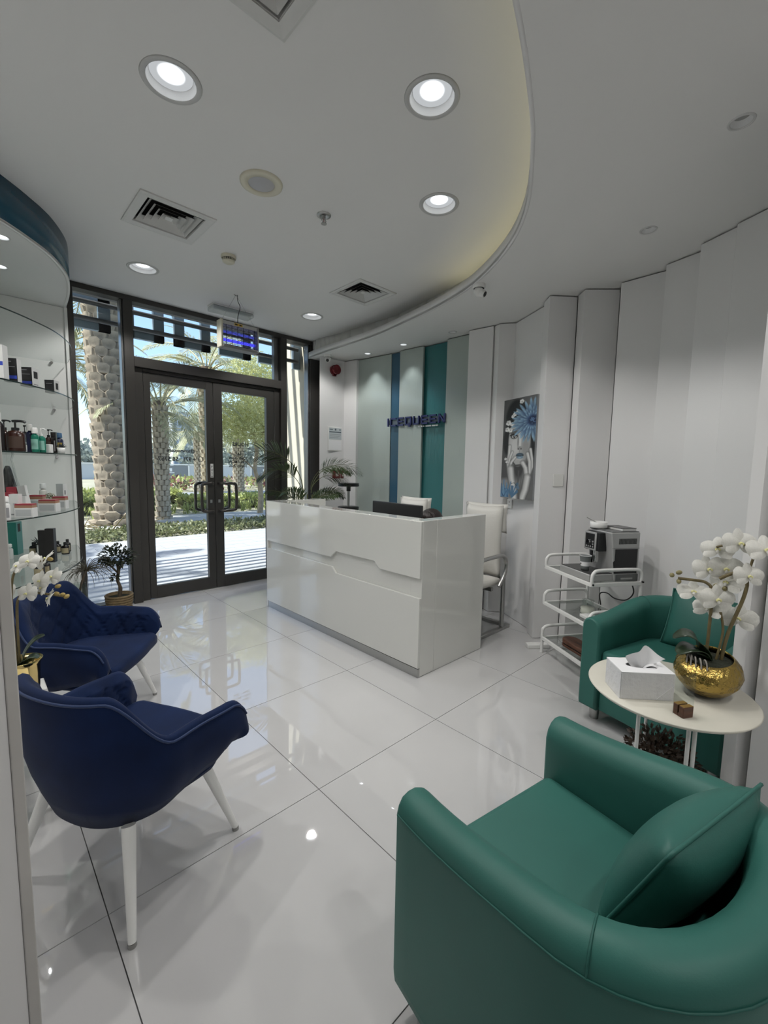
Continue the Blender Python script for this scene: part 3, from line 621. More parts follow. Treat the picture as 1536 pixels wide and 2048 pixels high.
# ------------------------------------------------------------------ portrait canvas, painted as a print
def paint_portrait(Wp, Hp):
    yy, xx = np.mgrid[0:Hp, 0:Wp]; u = (xx+.5)/Wp; v = (yy+.5)/Hp      # v downwards
    A = 3.05; img = np.ones((Hp, Wp, 3))*.10
    img[:] = (.13+.08*u)[..., None]
    rng = np.random.RandomState(3)
    def blend(mask, col):
        mask = np.clip(mask, 0, 1)[..., None]; img[:] = img*(1-mask)+np.array(col)*mask
    def ell(cx, cy, rx, ry, soft=.15, ang=0):
        dx, dy = (u-cx), (v-cy)*A; c, s = math.cos(ang), math.sin(ang); x_, y_ = dx*c+dy*s, -dx*s+dy*c
        d = np.sqrt((x_/rx)**2+(y_/(ry*A))**2); return np.clip((1-d)/soft+.5, 0, 1)
    def stroke(pts, w, soft=.4):
        out = np.zeros_like(u); pts = np.array(pts)
        for (x0, y0), (x1, y1) in zip(pts[:-1], pts[1:]):
            ax, ay = x1-x0, (y1-y0)*A; L2 = ax*ax+ay*ay+1e-9; tt = np.clip(((u-x0)*ax+(v-y0)*A*ay)/L2, 0, 1)
            d = np.hypot(u-x0-tt*ax, (v-y0)*A-tt*ay); out = np.maximum(out, np.clip((w-d)/(w*soft)+.5, 0, 1))
        return out
    g = lambda k: (k, k, k*.985)
    blend(ell(.42, .20, .34, .19, .2), g(.015)); blend(ell(.18, .42, .16, .14, .3), g(.018)); blend(ell(.80, .52, .22, .16, .4), g(.03))
    blend(ell(.50, .70, .26, .20, .3), g(.30)); blend(ell(.55, .68, .16, .12, .5), g(.10))         # neck
    blend(ell(.20, .93, .5, .13, .3), g(.34)); blend(ell(.8, .95, .3, .1, .4), g(.22))
    blend(ell(.53, .42, .335, .235, .10), g(.52)); blend(ell(.42, .46, .16, .10, .9), g(.64)); blend(ell(.74, .50, .12, .13, .9), g(.40)); blend(ell(.52, .615, .12, .05, .8), g(.60))
    blend(ell(.36, .335, .13, .032, .5), g(.18)); blend(ell(.37, .375, .115, .026, .3), g(.10)); blend(ell(.375, .378, .075, .016, .3), g(.62)); blend(ell(.375, .376, .035, .017, .3), g(.05)); blend(ell(.385, .372, .010, .005, .3), g(.85)); blend(stroke([(.24, .365), (.33, .350), (.47, .375)], .018), g(.03))
    blend(ell(.56, .42, .035, .07, .9), g(.72)); blend(ell(.50, .43, .025, .06, .9), g(.36)); blend(ell(.56, .495, .075, .018, .5), g(.40)); blend(ell(.515, .503, .02, .006, .5), g(.05)); blend(ell(.60, .503, .02, .006, .5), g(.06)); blend(ell(.56, .525, .02, .02, .8), g(.42))
    blend(ell(.57, .562, .115, .020, .3), (.10, .15, .19)); blend(ell(.57, .582, .10, .020, .4), (.24, .34, .42)); blend(stroke([(.46, .568), (.57, .571), (.68, .566)], .010), (.02, .03, .04)); blend(ell(.57, .59, .05, .006, .8), (.45, .54, .60))
    blend(ell(.52, .635, .14, .025, .8), g(.50)); blend(stroke([(.33, .62), (.44, .665), (.60, .66)], .02, 1.2), g(.12))
    for pts, w in [([(.24, .47), (.23, .55), (.20, .63), (.24, .74), (.34, .86), (.37, .97)], .040), ([(.33, .53), (.27, .58), (.23, .64)], .032), ([(.43, .585), (.32, .63), (.27, .68), (.27, .75)], .036), ([(.30, .70), (.34, .80), (.42, .90), (.45, 1.0)], .085),
                   ([(.88, .51), (.93, .60), (.94, .68), (.86, .78), (.84, .86)], .036), ([(.80, .55), (.87, .63), (.88, .72), (.82, .82)], .040), ([(.67, .64), (.76, .69), (.80, .76), (.77, .86), (.72, 1.0)], .055), ([(.83, .78), (.78, .90), (.68, 1.0)], .08)]:
        blend(stroke(pts, w*1.25, 1.0), g(.14)); blend(stroke(pts, w, .8), g(.60))
        blend(stroke([(a+.012, b) for a, b in pts], w*.35, 1.5), g(.72))
    blend(stroke([(.56, .72), (.55, .86), (.60, 1.0)], .02, 1.2), g(.16)); blend(stroke([(.66, .78), (.60, .90), (.62, 1.0)], .012, 1.2), g(.20))
    # pale blossoms in the hair
    for cx, cy, r in [(.17, .235, .10), (.14, .30, .09), (.24, .31, .085), (.28, .25, .075), (.36, .155, .075), (.44, .135, .06), (.30, .175, .06), (.12, .60, .05), (.16, .63, .045), (.56, .04, .08)]:
        for k in range(5):
            a = 2*PI*k/5+cx*9; blend(ell(cx+.45*r*math.cos(a), cy+.45*r*math.sin(a)/A, r*.42, r*.42/A, .4), g(.70+.12*math.sin(k*2.1)))
        blend(ell(cx, cy, r*.16, r*.16/A, .5), g(.30))
    # big blue flower
    cx, cy = .88, .235
    for ring in range(4):
        n_ = 26-ring*2; R0 = .62-.12*ring
        for k in range(n_):
            a = 2*PI*(k+.5*(ring % 2))/n_+rng.uniform(-.06, .06); L_ = R0*(1+rng.uniform(-.1, .08)); wv = .046*(1-.12*ring)
            ex, ey = cx+L_*math.cos(a), cy+L_*math.sin(a)/A*1.0; mx, my = cx+L_*.6*math.cos(a), cy+L_*.6*math.sin(a)/A
            dx, dy = u-mx, (v-my)*A; c_, s_ = math.cos(a), math.sin(a); px, py = dx*c_+dy*s_, -dx*s_+dy*c_
            d = np.sqrt((px/(L_*.42))**2+(py/wv)**2); mk = np.clip((1-d)/.3+.5, 0, 1); tone = np.clip(.5+px/(L_*.9), 0, 1)
            k2 = rng.uniform(.85, 1.15); colr = np.stack([(.03+.40*tone**1.6)*k2, (.08+.52*tone**1.6)*k2, (.20+.50*tone**1.4)*k2], -1)*(1-.25*np.clip(np.abs(py)/wv, 0, 1))[..., None]
            mm = mk[..., None]; img[:] = img*(1-mm)+colr*mm
            if ring == 0 and False: pass
    blend(ell(cx+.03, cy, .12, .045, .6), (.02, .045, .12))
    for k in range(26):
        a = rng.uniform(0, 2*PI); r = rng.uniform(.01, .10); blend(ell(cx+.03+r*math.cos(a), cy+r*math.sin(a)/A, .012, .005, .5), (.20, .30, .45))
    # blue flower at lower left and butterfly bracelet
    for k in range(34):
        a = rng.uniform(-2.9, -.35); L_ = rng.uniform(.10, .34); x0, y0 = .10+rng.uniform(-.1, .16), .985
        q = rng.rand(); blend(stroke([(x0, y0), (x0+L_*.5*math.cos(a), y0+L_*1.0*math.sin(a)/A*1.6)], .016, 1.2), (.05+.22*q, .12+.32*q, .24+.34*q))
    for k in range(10):
        a = rng.uniform(-2.6, -.2); blend(stroke([(.38, .985), (.38+.2*math.cos(a), .985+.11*math.sin(a))], .02, 1), (.14, .26, .38))
    blend(ell(.52, .865, .05, .03, .4, .4), (.14, .22, .30)); blend(ell(.56, .885, .04, .022, .4, -.5), (.18, .27, .36)); blend(stroke([(.34, .85), (.44, .84), (.52, .87)], .008), g(.08))
    return np.clip(img, 0, 1)
ca, cb = V((2.633, .753)), V((2.474, .346))      # left and right edge on the wall board (plan)
dirc = (cb-ca).normalized(); wdt = (cb-ca).length; nrm = V((dirc.y, -dirc.x));
if nrm.x > 0: nrm = -nrm
cen = (ca+cb)/2
cvs = thing('portrait_canvas', 'canvas print of a woman with a blue flower over one eye', 'picture', (cen.x, cen.y, 1.602), math.atan2(dirc.y, dirc.x))
hh = .448; NW, NH = 90, 270; im = paint_portrait(NW, NH)**1.35
sgnY = -1 if (Matrix.Rotation(math.atan2(dirc.y, dirc.x), 2) @ V((0, -1))).dot(nrm) > 0 else 1
obj('stretcher', MB().box(-wdt/2, wdt/2, -.015, .013, -hh, hh), mat('canvas edge', (.35, .36, .37), .7), cvs)
pm = MB()
for j in range(NH+1):
    for i in range(NW+1): pm.v.append((-wdt/2+wdt*i/NW, sgnY*.0165, hh-2*hh*j/NH))
for j in range(NH):
    for i in range(NW): a = j*(NW+1)+i; pm.f.append([a, a+NW+1, a+NW+2, a+1]); pm.m.append(0); pm.s.append(True)
po = obj('print', pm, vcol_mat('canvas print', .55), cvs)
ca_ = po.data.color_attributes.new('Col', 'FLOAT_COLOR', 'CORNER'); arr = np.ones((NH*NW, 4, 4), dtype=np.float32); arr[:, :, :3] = im.reshape(-1, 1, 3); ca_.data.foreach_set('color', arr.ravel())
# switch plate and socket
def on_board(a, b, s, z, off):
    a, b = V(a), V(b); d = (b-a).normalized(); n_ = V((d.y, -d.x)); n_ = n_ if n_.x < 0 else -n_
    if abs(n_.x) < .4 and n_.y > 0: n_ = -n_
    p = a+(b-a)*s+n_*off; return (p.x, p.y, z), math.atan2(d.y, d.x), n_
loc, rz, n_ = on_board((2.336, .224), (2.510, .085), .66, 1.335, .004)
q = tag(obj('blank_plate', MB().box(-.043, .043, -.006, .004, -.050, .050), mat('pale plate', (.70, .70, .67), .4), None, loc, rz, bev=.003), 'square blank white wall plate beside the portrait', 'switch plate')
loc, rz, n_ = on_board((2.742, .752), (2.515, .36), .12, 1.09, .005)
q = thing('wall_socket', 'white power socket just below the portrait canvas', 'socket', loc, rz)
obj('plate', MB().box(-.043, .043, -.008, .005, -.043, .043), wpl, q, bev=.003)
obj('slots', MB().box(-.004, .004, -.0092, -.0078, .010, .024).box(-.020, -.010, -.0092, -.0078, -.014, -.009).box(.010, .020, -.0092, -.0078, -.014, -.009), dark, q)
# extension block lying on the floor by the column
q = thing('extension_lead', 'white extension block lying at the foot of the column', 'power strip', (2.19, .10, 0), -.7)
obj('block', MB().box(-.09, .09, -.03, .03, .0, .035), wpl, q, bev=.006); obj('cable', MB().tube(smoothline([(.09, 0, .01), (.15, .02, .006), (.20, -.03, .006), (.26, -.04, .006)], 5), .004, 6), wpl, q)
# areca palm in the corner behind the desk
def frond_data(nm, L, n, ll, e0, e1, mats, wl=.012, droop=.35, roll=.0, seed=1, stem0=.2, rad=.006):
    """arching frond starting at the origin along +x; returns mesh data"""
    rg = random.Random(seed); mb = MB(); P = []; p = V((0, 0, 0)); K = 22
    for i in range(K+1):
        s = i/K; e = e0+(e1-e0)*s; P.append(p.copy()); p = p+V((math.cos(e), 0, math.sin(e)))*(L/K)
    mb.tube(P, [rad*(1-.8*i/K) for i in range(K+1)], 5, 1)
    for k in range(n):
        s = stem0+(1-stem0)*(k+.5)/n; i = min(int(s*K), K-1); q = P[i].lerp(P[i+1], s*K-i); tdir = (P[i+1]-P[i]).normalized(); up = V((-tdir.z, 0, tdir.x)); 
        for sd in (-1, 1):
            l = ll*(math.sin(PI*min(1, .18+.80*s))**.7)*rg.uniform(.88, 1.1); ang = math.radians(58-30*s+rg.uniform(-6, 6))
            lat = V((0, 1, 0))*math.cos(roll)+up*math.sin(roll); d = (tdir*math.cos(ang)+lat*sd*math.sin(ang)+up*.25*(1-s)).normalized(); sidev = d.cross(up).normalized()*wl
            m1 = q+d*l*.55+V((0, 0, -droop*l*.18)); e_ = q+d*l+V((0, 0, -droop*l*.55))
            mb.add([q-sidev*.35, q+sidev*.35, m1+sidev, m1-sidev, e_], [(0, 1, 2, 3), (3, 2, 4)], 0)
    return mb.mesh(nm, mats)
arel = leaf_mat('areca leaf', (.055, .085, .03), .3); ares = mat('areca stem', (.12, .13, .05), .5)
t = thing('areca_palm', 'potted areca palm with arching fronds behind the desk end', 'potted palm', (1.84, 2.86, 0))
obj('pot', MB().lathe([(0, 0), (.15, 0), (.19, .36), (.175, .36), (.17, .33), (0, .33)], 28), wpl, t)
obj('soil', MB().disc((0, 0, .332), .17), soil, t)
for k in range(7):
    a = k*2.4; r = .035+.012*(k % 3); obj('stem', MB().tube([(r*math.cos(a), r*math.sin(a), .33), (r*1.5*math.cos(a), r*1.5*math.sin(a), .8), (r*2.2*math.cos(a), r*2.2*math.sin(a), 1.08)], [.016, .012, .007], 7), ares, t)
FD = [frond_data('frond', 1.05, 34, .27, 1.48, -.85, [arel, ares], .0125, .5, roll=.95, seed=3, stem0=.36), frond_data('frond', .90, 28, .24, 1.20, -1.15, [arel, ares], .0125, .7, roll=-.9, seed=5, stem0=.34), frond_data('frond', .45, 16, .18, 1.0, -.2, [arel, ares], .011, .4, roll=.7, seed=8, stem0=.2)]
for k, (az, ty, z, sc) in enumerate([(165, 0, 1.14, 1.0), (186, 0, 1.02, .80), (-36, 0, 1.10, .78), (-62, 0, 1.14, .66), (-40, 1, 1.14, .66), (-15, 1, 1.0, .6), (120, 1, 1.0, .5), (175, 2, .92, .9), (-30, 2, .95, 1.0), (-70, 2, .92, 1.0), (140, 2, .92, 1.1), (200, 2, .95, 1.0), (0, 2, .92, .9), (-110, 2, .9, .9)]):
    az = math.radians(az); o = link('frond', FD[ty], t, (.05*math.cos(az), .05*math.sin(az), z), az); o.scale = (sc, sc, sc)

# ================================================================== GREEN TUB ARMCHAIRS
def upath(hw, yf, yc, yb, n_side=8, n_arc=20, p=2.3):
    """U-shaped plan line from left front tip round the back to the right tip"""
    P = []
    for i in range(n_side): s = i/n_side; P.append((-hw+.012*0, yf+(yc-yf)*s))
    for i in range(n_arc+1):
        a = PI-PI*i/n_arc; c, s_ = math.cos(a), math.sin(a); P.append((hw*math.copysign(abs(c)**(2/p), c), yc-(yc-yb)*abs(s_)**(2/p)))
    for i in range(1, n_side+1): s = i/n_side; P.append((hw, yc+(yf-yc)*s))
    return P
GO = upath(.355, .36, -.02, -.315); GI = upath(.245, .36, -.02, -.205)
def gH(y): s = min(1, max(0, (.34-y)/.62)); return .600+.078*s*s*(3-2*s)
def green_shell():
    st = []
    for (ox, oy), (ix, iy) in zip(GO, GI):
        O, I = V((ox, oy, 0)), V((ix, iy, 0)); H = gH((oy+iy)/2); L = lambda t, z: (O.lerp(I, t).x, O.lerp(I, t).y, z)
        st.append([L(0.03, .085), L(0, .11), L(0, .30), L(0, H-.062), L(.0, H-.048), L(.05, H-.028), L(.16, H-.010), L(.34, H-.002), L(.55, H-.001), L(.76, H-.010), L(.92, H-.028), L(1, H-.055), L(1, .50), L(1, .38), L(1, .30), L(1, .085)])
    def squeeze(sec, k, dy):
        c = V((sum(p[0] for p in sec)/len(sec), sum(p[1] for p in sec)/len(sec), sum(p[2] for p in sec)/len(sec)))
        return [(c.x+(p[0]-c.x)*(1-k), p[1]+dy, c.z+(p[2]-c.z)*(1-k*.18)) for p in sec]
    st = [squeeze(st[0], .22, .012), squeeze(st[0], .08, .008)]+st+[squeeze(st[-1], .08, .008), squeeze(st[-1], .22, .012)]
    mb = MB(); n = len(st); k = len(st[0]); vs = [p for s in st for p in s]
    fs = [(i*k+j, i*k+(j+1) % k, (i+1)*k+(j+1) % k, (i+1)*k+j) for i in range(n-1) for j in range(k)]
    mb.add(vs, fs, 0, True); mb.add(vs, [tuple(range(k-1, -1, -1)), tuple(range((n-1)*k, n*k))], 0, False); return mb, st
gshell, gst = green_shell()
def leaning_pillow(w, h, d, n=16):
    mb = MB(); pillow(mb, 0, 0, 0, w, h, d, n=n); return mb
def green_chair(label, loc, rz):
    t = thing('tub_armchair', label, 'armchair', loc, rz, 'green leather tub armchairs')
    obj('shell', gshell, gleath, t)
    seat_plan = [(-.242, .352)]+[(x, y) for x, y in GI if y < .34]+[(.242, .352)]
    obj('seat_cushion', MB().prism(seat_plan, .29, .432), gleath, t, bev=.022, bseg=3)
    obj('front_rail', MB().box(-.243, .243, .27, .345, .085, .288), gleath, t, bev=.008)
    obj('base', MB().prism([(-.24, .27)]+[(x, y) for x, y in GI if y < .25]+[(.24, .27)], .09, .20), gleath, t)
    sm = MB(); sm.tube([V(s[4])+V((0, 0, .002)) for s in gst[2:-2]], .0026, 5)
    for q in (12, len(gst)-13): sm.tube([V(p)+V((0, 0, .0008)) for p in gst[q][4:12]], .0022, 5)
    obj('seam', sm, gseam, t)
    for sx in (-1, 1):
        for y in (.29, -.16 if True else 0): obj('leg', MB().cyl((sx*(.30 if y > 0 else .20), y, 0), (sx*(.30 if y > 0 else .20), y, .09), .024, .028, 14), steel, t)
    return t
g1 = green_chair('green leather tub armchair nearest the camera at lower right', (-.026, -1.196, 0), math.radians(-9.8))
def throw(label, loc, rot, w=.43, h=.34, d=.16):
    mb = leaning_pillow(w, h, d); o = obj('cushion', mb, gleath, None, loc, rot=rot, weld=1e-4); tag(o, label, 'cushion', 'green leather cushions on the armchairs')
    sm = MB(); P = []
    for k in range(64):
        a = 4*k/64; s = int(a); f = a-s; c = 2*f-1
        x, z = [(c, -1), (1, c), (-c, 1), (-1, -c)][s]; P.append((w/2*x*(1-.055*(1-z*z)), 0, h/2*z*(1-.055*(1-x*x))))
    sm.tube(P, .0045, 6, closed=True); obj('piping', sm, gleath, o); return o
E1 = math.radians
throw('plump green cushion leaning in the near green armchair', (.048, -1.298, .572), (E1(24), E1(2), E1(-9.8-3)), .40, .31, .15)
g2 = green_chair('green leather tub armchair by the wall behind the side table', (1.712, -.958, 0), math.radians(76))
throw('green cushion leaning in the far green armchair behind the orchid', (1.84, -1.025, .58), (E1(20), 0, E1(78)), .40, .33, .13)

# ================================================================== ROUND SIDE TABLE AND THE THINGS ON IT
TB = V((.952, -1.062)); TZ = .55
tabm = mat('ivory stone top', (.66, .635, .55), .38, noise=.05, nscale=5)
t = thing('side_table', 'round ivory side table between the two green armchairs', 'table', (TB.x, TB.y, 0))
obj('top', MB().lathe([(0, -.022), (.255, -.022), (.283, -.014), (.292, -.004), (.288, .0), (0, .0)], 64), tabm, t, (0, 0, TZ))
for a in (171, 211, 30):
    a = math.radians(a)
    for da in ((-.04, .04) if a > 3.2 else (0,)): obj('leg', MB().cyl((.238*math.cos(a+da), .238*math.sin(a+da), TZ-.022), (.238*math.cos(a+da), .238*math.sin(a+da), .0), .0068, n=10), whm, t)
obj('ring', MB().tube([(.238*math.cos(2*PI*i/40), .238*math.sin(2*PI*i/40), .012) for i in range(40)], .006, 6, closed=True), whm, t)
# tissue box
t = thing('tissue_box', 'white tissue box with a tissue pulled out on the round table', 'box', (.832, -.985, TZ), math.radians(-47.5))
tb = plate('lid', [(-.098, -.066), (.098, -.066), (.098, .066), (-.098, .066)], [[(.052*math.cos(2*PI*i/24), .026*math.sin(2*PI*i/24)+.002) for i in range(24)]], .104, .107, paper, t)
b = MB(); b.box(-.098, .098, -.066, -.063, 0, .104).box(-.098, .098, .063, .066, 0, .104).box(-.098, -.095, -.063, .063, 0, .104).box(.095, .098, -.063, .063, 0, .104).box(-.095, .095, -.063, .063, 0, .003)
obj('box', b, mat('white embossed card', (.70, .70, .71), .6, bump=.5, bscale=45), t, bev=.004)
obj('fold_line', MB().tube([(.035, -.0665, .004), (.097, -.0665, .062)], .0012, 4), paper, t)
tis = MB()
def tf(u, v):
    a = (u-.5)*2; r = .010+.050*v**1.3*(1+.25*math.sin(9*u+2)); return (a*(.018+.052*v)+.020*v*v, .012*math.sin(8*u+3*v)*(.4+v)+.015*v-.006, .085+.092*v*(1-.42*abs(a)**1.5)+.004*math.sin(13*u))
tis.grid(tf, 18, 10, 0, True); tis.grid(lambda u, v: (.012+.055*v+.02*(u-.5), -.022+.045*u, .100+.055*v*(1-v*.9)+.004*math.sin(7*u)), 8, 8, 0, True)
obj('tissue', tis, paper, t)
# acrylic card holder in a wooden block
t = thing('card_holder', 'small wooden block holding a clear acrylic card', 'card holder', (.765, -1.150, TZ), math.radians(-30))
wd = mat('walnut wood', (.10, .040, .022), .45, noise=.35, nscale=14, stretch=(1, 6, 6)); wdl = mat('light oak wood', (.27, .16, .045), .5, noise=.2, nscale=20)
obj('block', MB().box(-.022, .022, -.021, -.0025, 0, .040).box(-.022, .022, .0025, .021, 0, .040).box(-.022, .022, -.0025, .0025, 0, .012), wd, t, bev=.002)
obj('top_face', MB().box(-.0215, .0215, -.0205, -.003, .0402, .0412).box(-.0215, .0215, .003, .0205, .0402, .0412), wdl, t)
obj('card', MB().box(-.0013, .0013, -.045, .045, .012, .135) if False else MB().box(-.045, .045, -.0014, .0014, .0125, .150), clear, t)
# gold oval pot with orchid
def flower_mesh():
    mb = MB()
    def pet(ang, L, W, tilt, cup, z0=0):
        ca_, sa = math.cos(ang), math.sin(ang)
        def f(u, v):
            r = L*(.04+.96*u); w_ = W*(math.sin(PI*min(1, .10+.86*u))**.62)*(2*v-1)
            z = z0+r*math.sin(tilt)*1.0+cup*(r/L)**2*L-.9*abs(w_)**2/L+.004*math.sin(6*v+4*u); x = r*math.cos(tilt); return (x*ca_-w_*sa, x*sa+w_*ca_, z)
        mb.grid(f, 7, 7, 0, True)
    for a in (90, 215, 325): pet(math.radians(a), 1.0, .34, .12, -.18, -.01)
    for a in (12, 168): pet(math.radians(a), 1.08, .62, .18, -.22, .015)
    mb.ball((0, -.02, .10), (.09, .09, .12), 1, 8, 6); mb.ball((0, -.20, .12), (.10, .16, .05), 0, 8, 6); mb.ball((.11, -.08, .14), (.07, .10, .03), 1, 8, 5); mb.ball((-.11, -.08, .14), (.07, .10, .03), 1, 8, 5)
    return mb.mesh('flower', [petal, petalc])
FLW = flower_mesh(); BUD = MB().ball((0, 0, 0), (1, .72, .72), nu=10, nv=8).mesh('bud', budm); BUDY = MB().ball((0, 0, 0), (1, .7, .7), nu=10, nv=8).mesh('bud', budy)
def leaf_strip(mb, P, W, m=0, fold=.12):
    P = smoothline(P, 5); n = len(P)
    def f(u, v):
        i = min(int(u*(n-1)), n-2); p = P[i].lerp(P[i+1], u*(n-1)-i); d = (P[i+1]-P[i]).normalized(); s = d.cross(V((0, 0, 1))); s = s.normalized() if s.length > .05 else V((0, 1, 0))
        w_ = W*(math.sin(PI*min(1, .12+.88*u))**.55 if u < 1 else .02)*(2*v-1); up = s.cross(d); return p+s*w_+up*fold*abs(w_)
    return mb.grid(f, n, 5, m, True)
def orchid(name, label, loc, flowers, buds, stems, leaves, pot, size, budmesh, rz=0):
    t = thing(name, label, 'orchid', loc, rz); pot(t)
    for S in stems: obj('stem', MB().tube(smoothline(S[0], 5), S[1], 7), stemm, t)
    for P, W in leaves: obj('leaf', leaf_strip(MB(), P, W), oleaf, t, solid=.003)
    rg = random.Random(11)
    for i, p in enumerate(flowers):
        face = V((-.75+rg.uniform(-.35, .35), -.25+rg.uniform(-.55, .45), .35+rg.uniform(-.35, .45)))
        q = face.to_track_quat('Z', 'Y').to_euler(); o = link('flower', FLW, t, V(p)+V((rg.uniform(-.03, .03), 0, 0)), rot=q); s_ = size*rg.uniform(.88, 1.1); o.scale = (s_, s_, s_)
    for p in buds:
        o = link('bud', budmesh, t, p, rot=(0, rg.uniform(-1, 1), rg.uniform(0, 3))); o.scale = (.0125, .0125, .0125)
    return t
def goldpot(t):
    prof = [(0, 0), (.050, .0), (.085, .018), (.118, .055), (.128, .085), (.120, .118), (.098, .142), (.088, .148), (.086, .142), (.104, .118), (.100, .09)]
    mb = MB(); rg = random.Random(2); n = 56; sub = []
    for i in range(len(prof)-1):
        for k in range(4): a = k/4; sub.append((prof[i][0]*(1-a)+prof[i+1][0]*a, prof[i][1]*(1-a)+prof[i+1][1]*a))
    def f(u, v):
        i = min(int(v*(len(sub)-1)+.5), len(sub)-1); r, z = sub[i]; a = 2*PI*u; d = 1
        if .02 < z < .138 and i < 30: d = 1+.016*math.sin(a*16+(i % 2)*PI*.9)*math.sin(z*175)
        dz = .012*math.cos(a)*(z/.148)
        return (r*1.03*math.cos(a)*d, r*.88*math.sin(a)*d, z+dz)
    mb.grid(f, n, len(sub), 0, True, cu=True); obj('pot', mb, gold, t, label='hammered gold oval pot')
    obj('moss', MB().lathe([(.094, .134), (.05, .143), (0, .141)], 24, sx=1.0, sy=.86), soil, t)
    w_ = MB(); rg = random.Random(4)
    for k in range(5): a = 2.35+.2*k; w_.tube(smoothline([(.075*math.cos(a), .065*math.sin(a), .128), (.088*math.cos(a), .078*math.sin(a), .158), (.098*math.cos(a+.1), .088*math.sin(a+.1), .150), (.105*math.cos(a+.15), .092*math.sin(a+.15), .125)], 4), .0028, 5)
    obj('dry_roots', w_, mat('pale dry root', (.30, .28, .25), .8), t)
Z0 = .0
orchid('potted_orchid', 'white orchid in a hammered gold pot on the round table', (1.03, -1.17, TZ+.001),
    [(-.012, .066, .395), (-.003, .028, .49), (.003, -.023, .50), (.003, -.03, .448), (.01, -.097, .49), (.007, -.059, .605), (-.001, .006, .572), (-.003, .018, .335), (.001, -.014, .385), (.008, -.074, .312), (.011, -.135, .59)],
    [(-.03, .14, .450), (-.024, .118, .464), (-.024, .116, .428), (.0, -.001, .43), (.004, -.028, .424)],
    [([(.0, .010, .12), (.0, .008, .25), (.0, .010, .40), (.002, .03, .435), (-.010, .07, .44), (-.024, .12, .440)], .0058), ([(.01, -.035, .12), (.008, -.050, .25), (.010, -.085, .40), (.010, -.088, .47), (.004, -.055, .49), (.0, -.01, .46)], .0065), ([(.012, -.088, .46), (.016, -.10, .55), (.012, -.12, .59), (.008, -.085, .600), (.006, -.03, .595), (.0, .01, .58)], .0045), ([(.0, -.02, .12), (.004, -.035, .25), (.004, -.022, .33)], .0045)],
    [([(.0, .01, .13), (-.02, .035, .20), (-.035, .075, .225), (-.05, .115, .20)], .055), ([(.0, .0, .13), (-.02, .03, .165), (-.05, .06, .175), (-.08, .09, .150)], .052), ([(.0, .0, .13), (-.03, .02, .15), (-.07, .03, .17)], .030)], goldpot, .054, BUD)
# dark bushy plant on the floor under the table
bushm = leaf_mat('dark bronze leaf', (.055, .035, .022), .2, .5)
t = thing('bushy_plant', 'dark bronze leafy potted plant under the round table', 'potted plant', (1.10, -1.02, 0))
obj('pot', MB().lathe([(0, 0), (.075, 0), (.095, .13), (.085, .13), (.08, .11), (0, .11)], 24), mat('dark pot', (.05, .04, .03), .6), t)
b = MB(); rg = random.Random(6)
for k in range(900):
    d = V((rg.gauss(0, 1), rg.gauss(0, 1), abs(rg.gauss(0, 1))*.9+.1)).normalized(); p = V((0, 0, .13))+d*rg.uniform(.06, .150); a = V((rg.gauss(0, 1), rg.gauss(0, 1), rg.gauss(0, 1))).normalized(); s_ = a.cross(d).normalized()*.007; e = (d+a*.6).normalized()*.026
    b.add([p-s_*.3, p+e*.5-s_, p+e, p+e*.5+s_], [(0, 1, 2, 3)])
obj('foliage', b, bushm, t, kind='stuff')

# ================================================================== COFFEE TROLLEY
t = thing('coffee_trolley', 'white three tier trolley with glass shelves by the wall', 'trolley', (2.145, -.285, 0), math.atan2(-.85, -.53))
LX, LY = .262, .185
glsh = glass_mat('trolley glass', (.86, .88, .87), 1.5)
for z in (.12, .40, .68):
    f = MB()
    for s in (-1, 1): f.box(-LX, LX, s*LY-.010, s*LY+.010, z-.014, z+.010); f.box(s*LX-.010, s*LX+.010, -LY, LY, z-.014, z+.010)
    obj('tier_frame', f, whm, t, bev=.002)
    obj('shelf', MB().box(-LX+.010, LX-.010, -LY+.010, LY-.010, z+.004, z+.010), glsh, t)
    for s in (-1, 1):
        P = smoothline([(s*LX, -LY, z-.01 if z > .2 else .002), (s*LX, -LY, z+.05), (s*LX, -LY+.012, z+.078), (s*LX, -LY+.045, z+.092), (s*LX, 0, z+.094), (s*LX, LY-.045, z+.092), (s*LX, LY-.012, z+.078), (s*LX, LY, z+.05), (s*LX, LY, z-.01)], 5)
        obj('side_rail', MB().tube(P, .0115, 8), whm, t)
for s in (-1, 1): obj('post', MB().tube([(s*LX, LY, .002), (s*LX, LY, .70)], .0115, 8), whm, t); obj('screw', MB().cyl((s*LX+s*.010, -LY, .682), (s*LX+s*.016, -LY, .682), .006, n=8).cyl((s*LX+s*.010, LY, .69), (s*LX+s*.022, LY, .69), .006, n=8), dark, t)
TM = Matrix.Translation((2.145, -.285, 0)) @ Matrix.Rotation(math.atan2(-.85, -.53), 4, 'Z'); TR = math.atan2(-.85, -.53)
def on_t(x, y, z): p = TM @ V((x, y, z)); return (p.x, p.y, p.z)
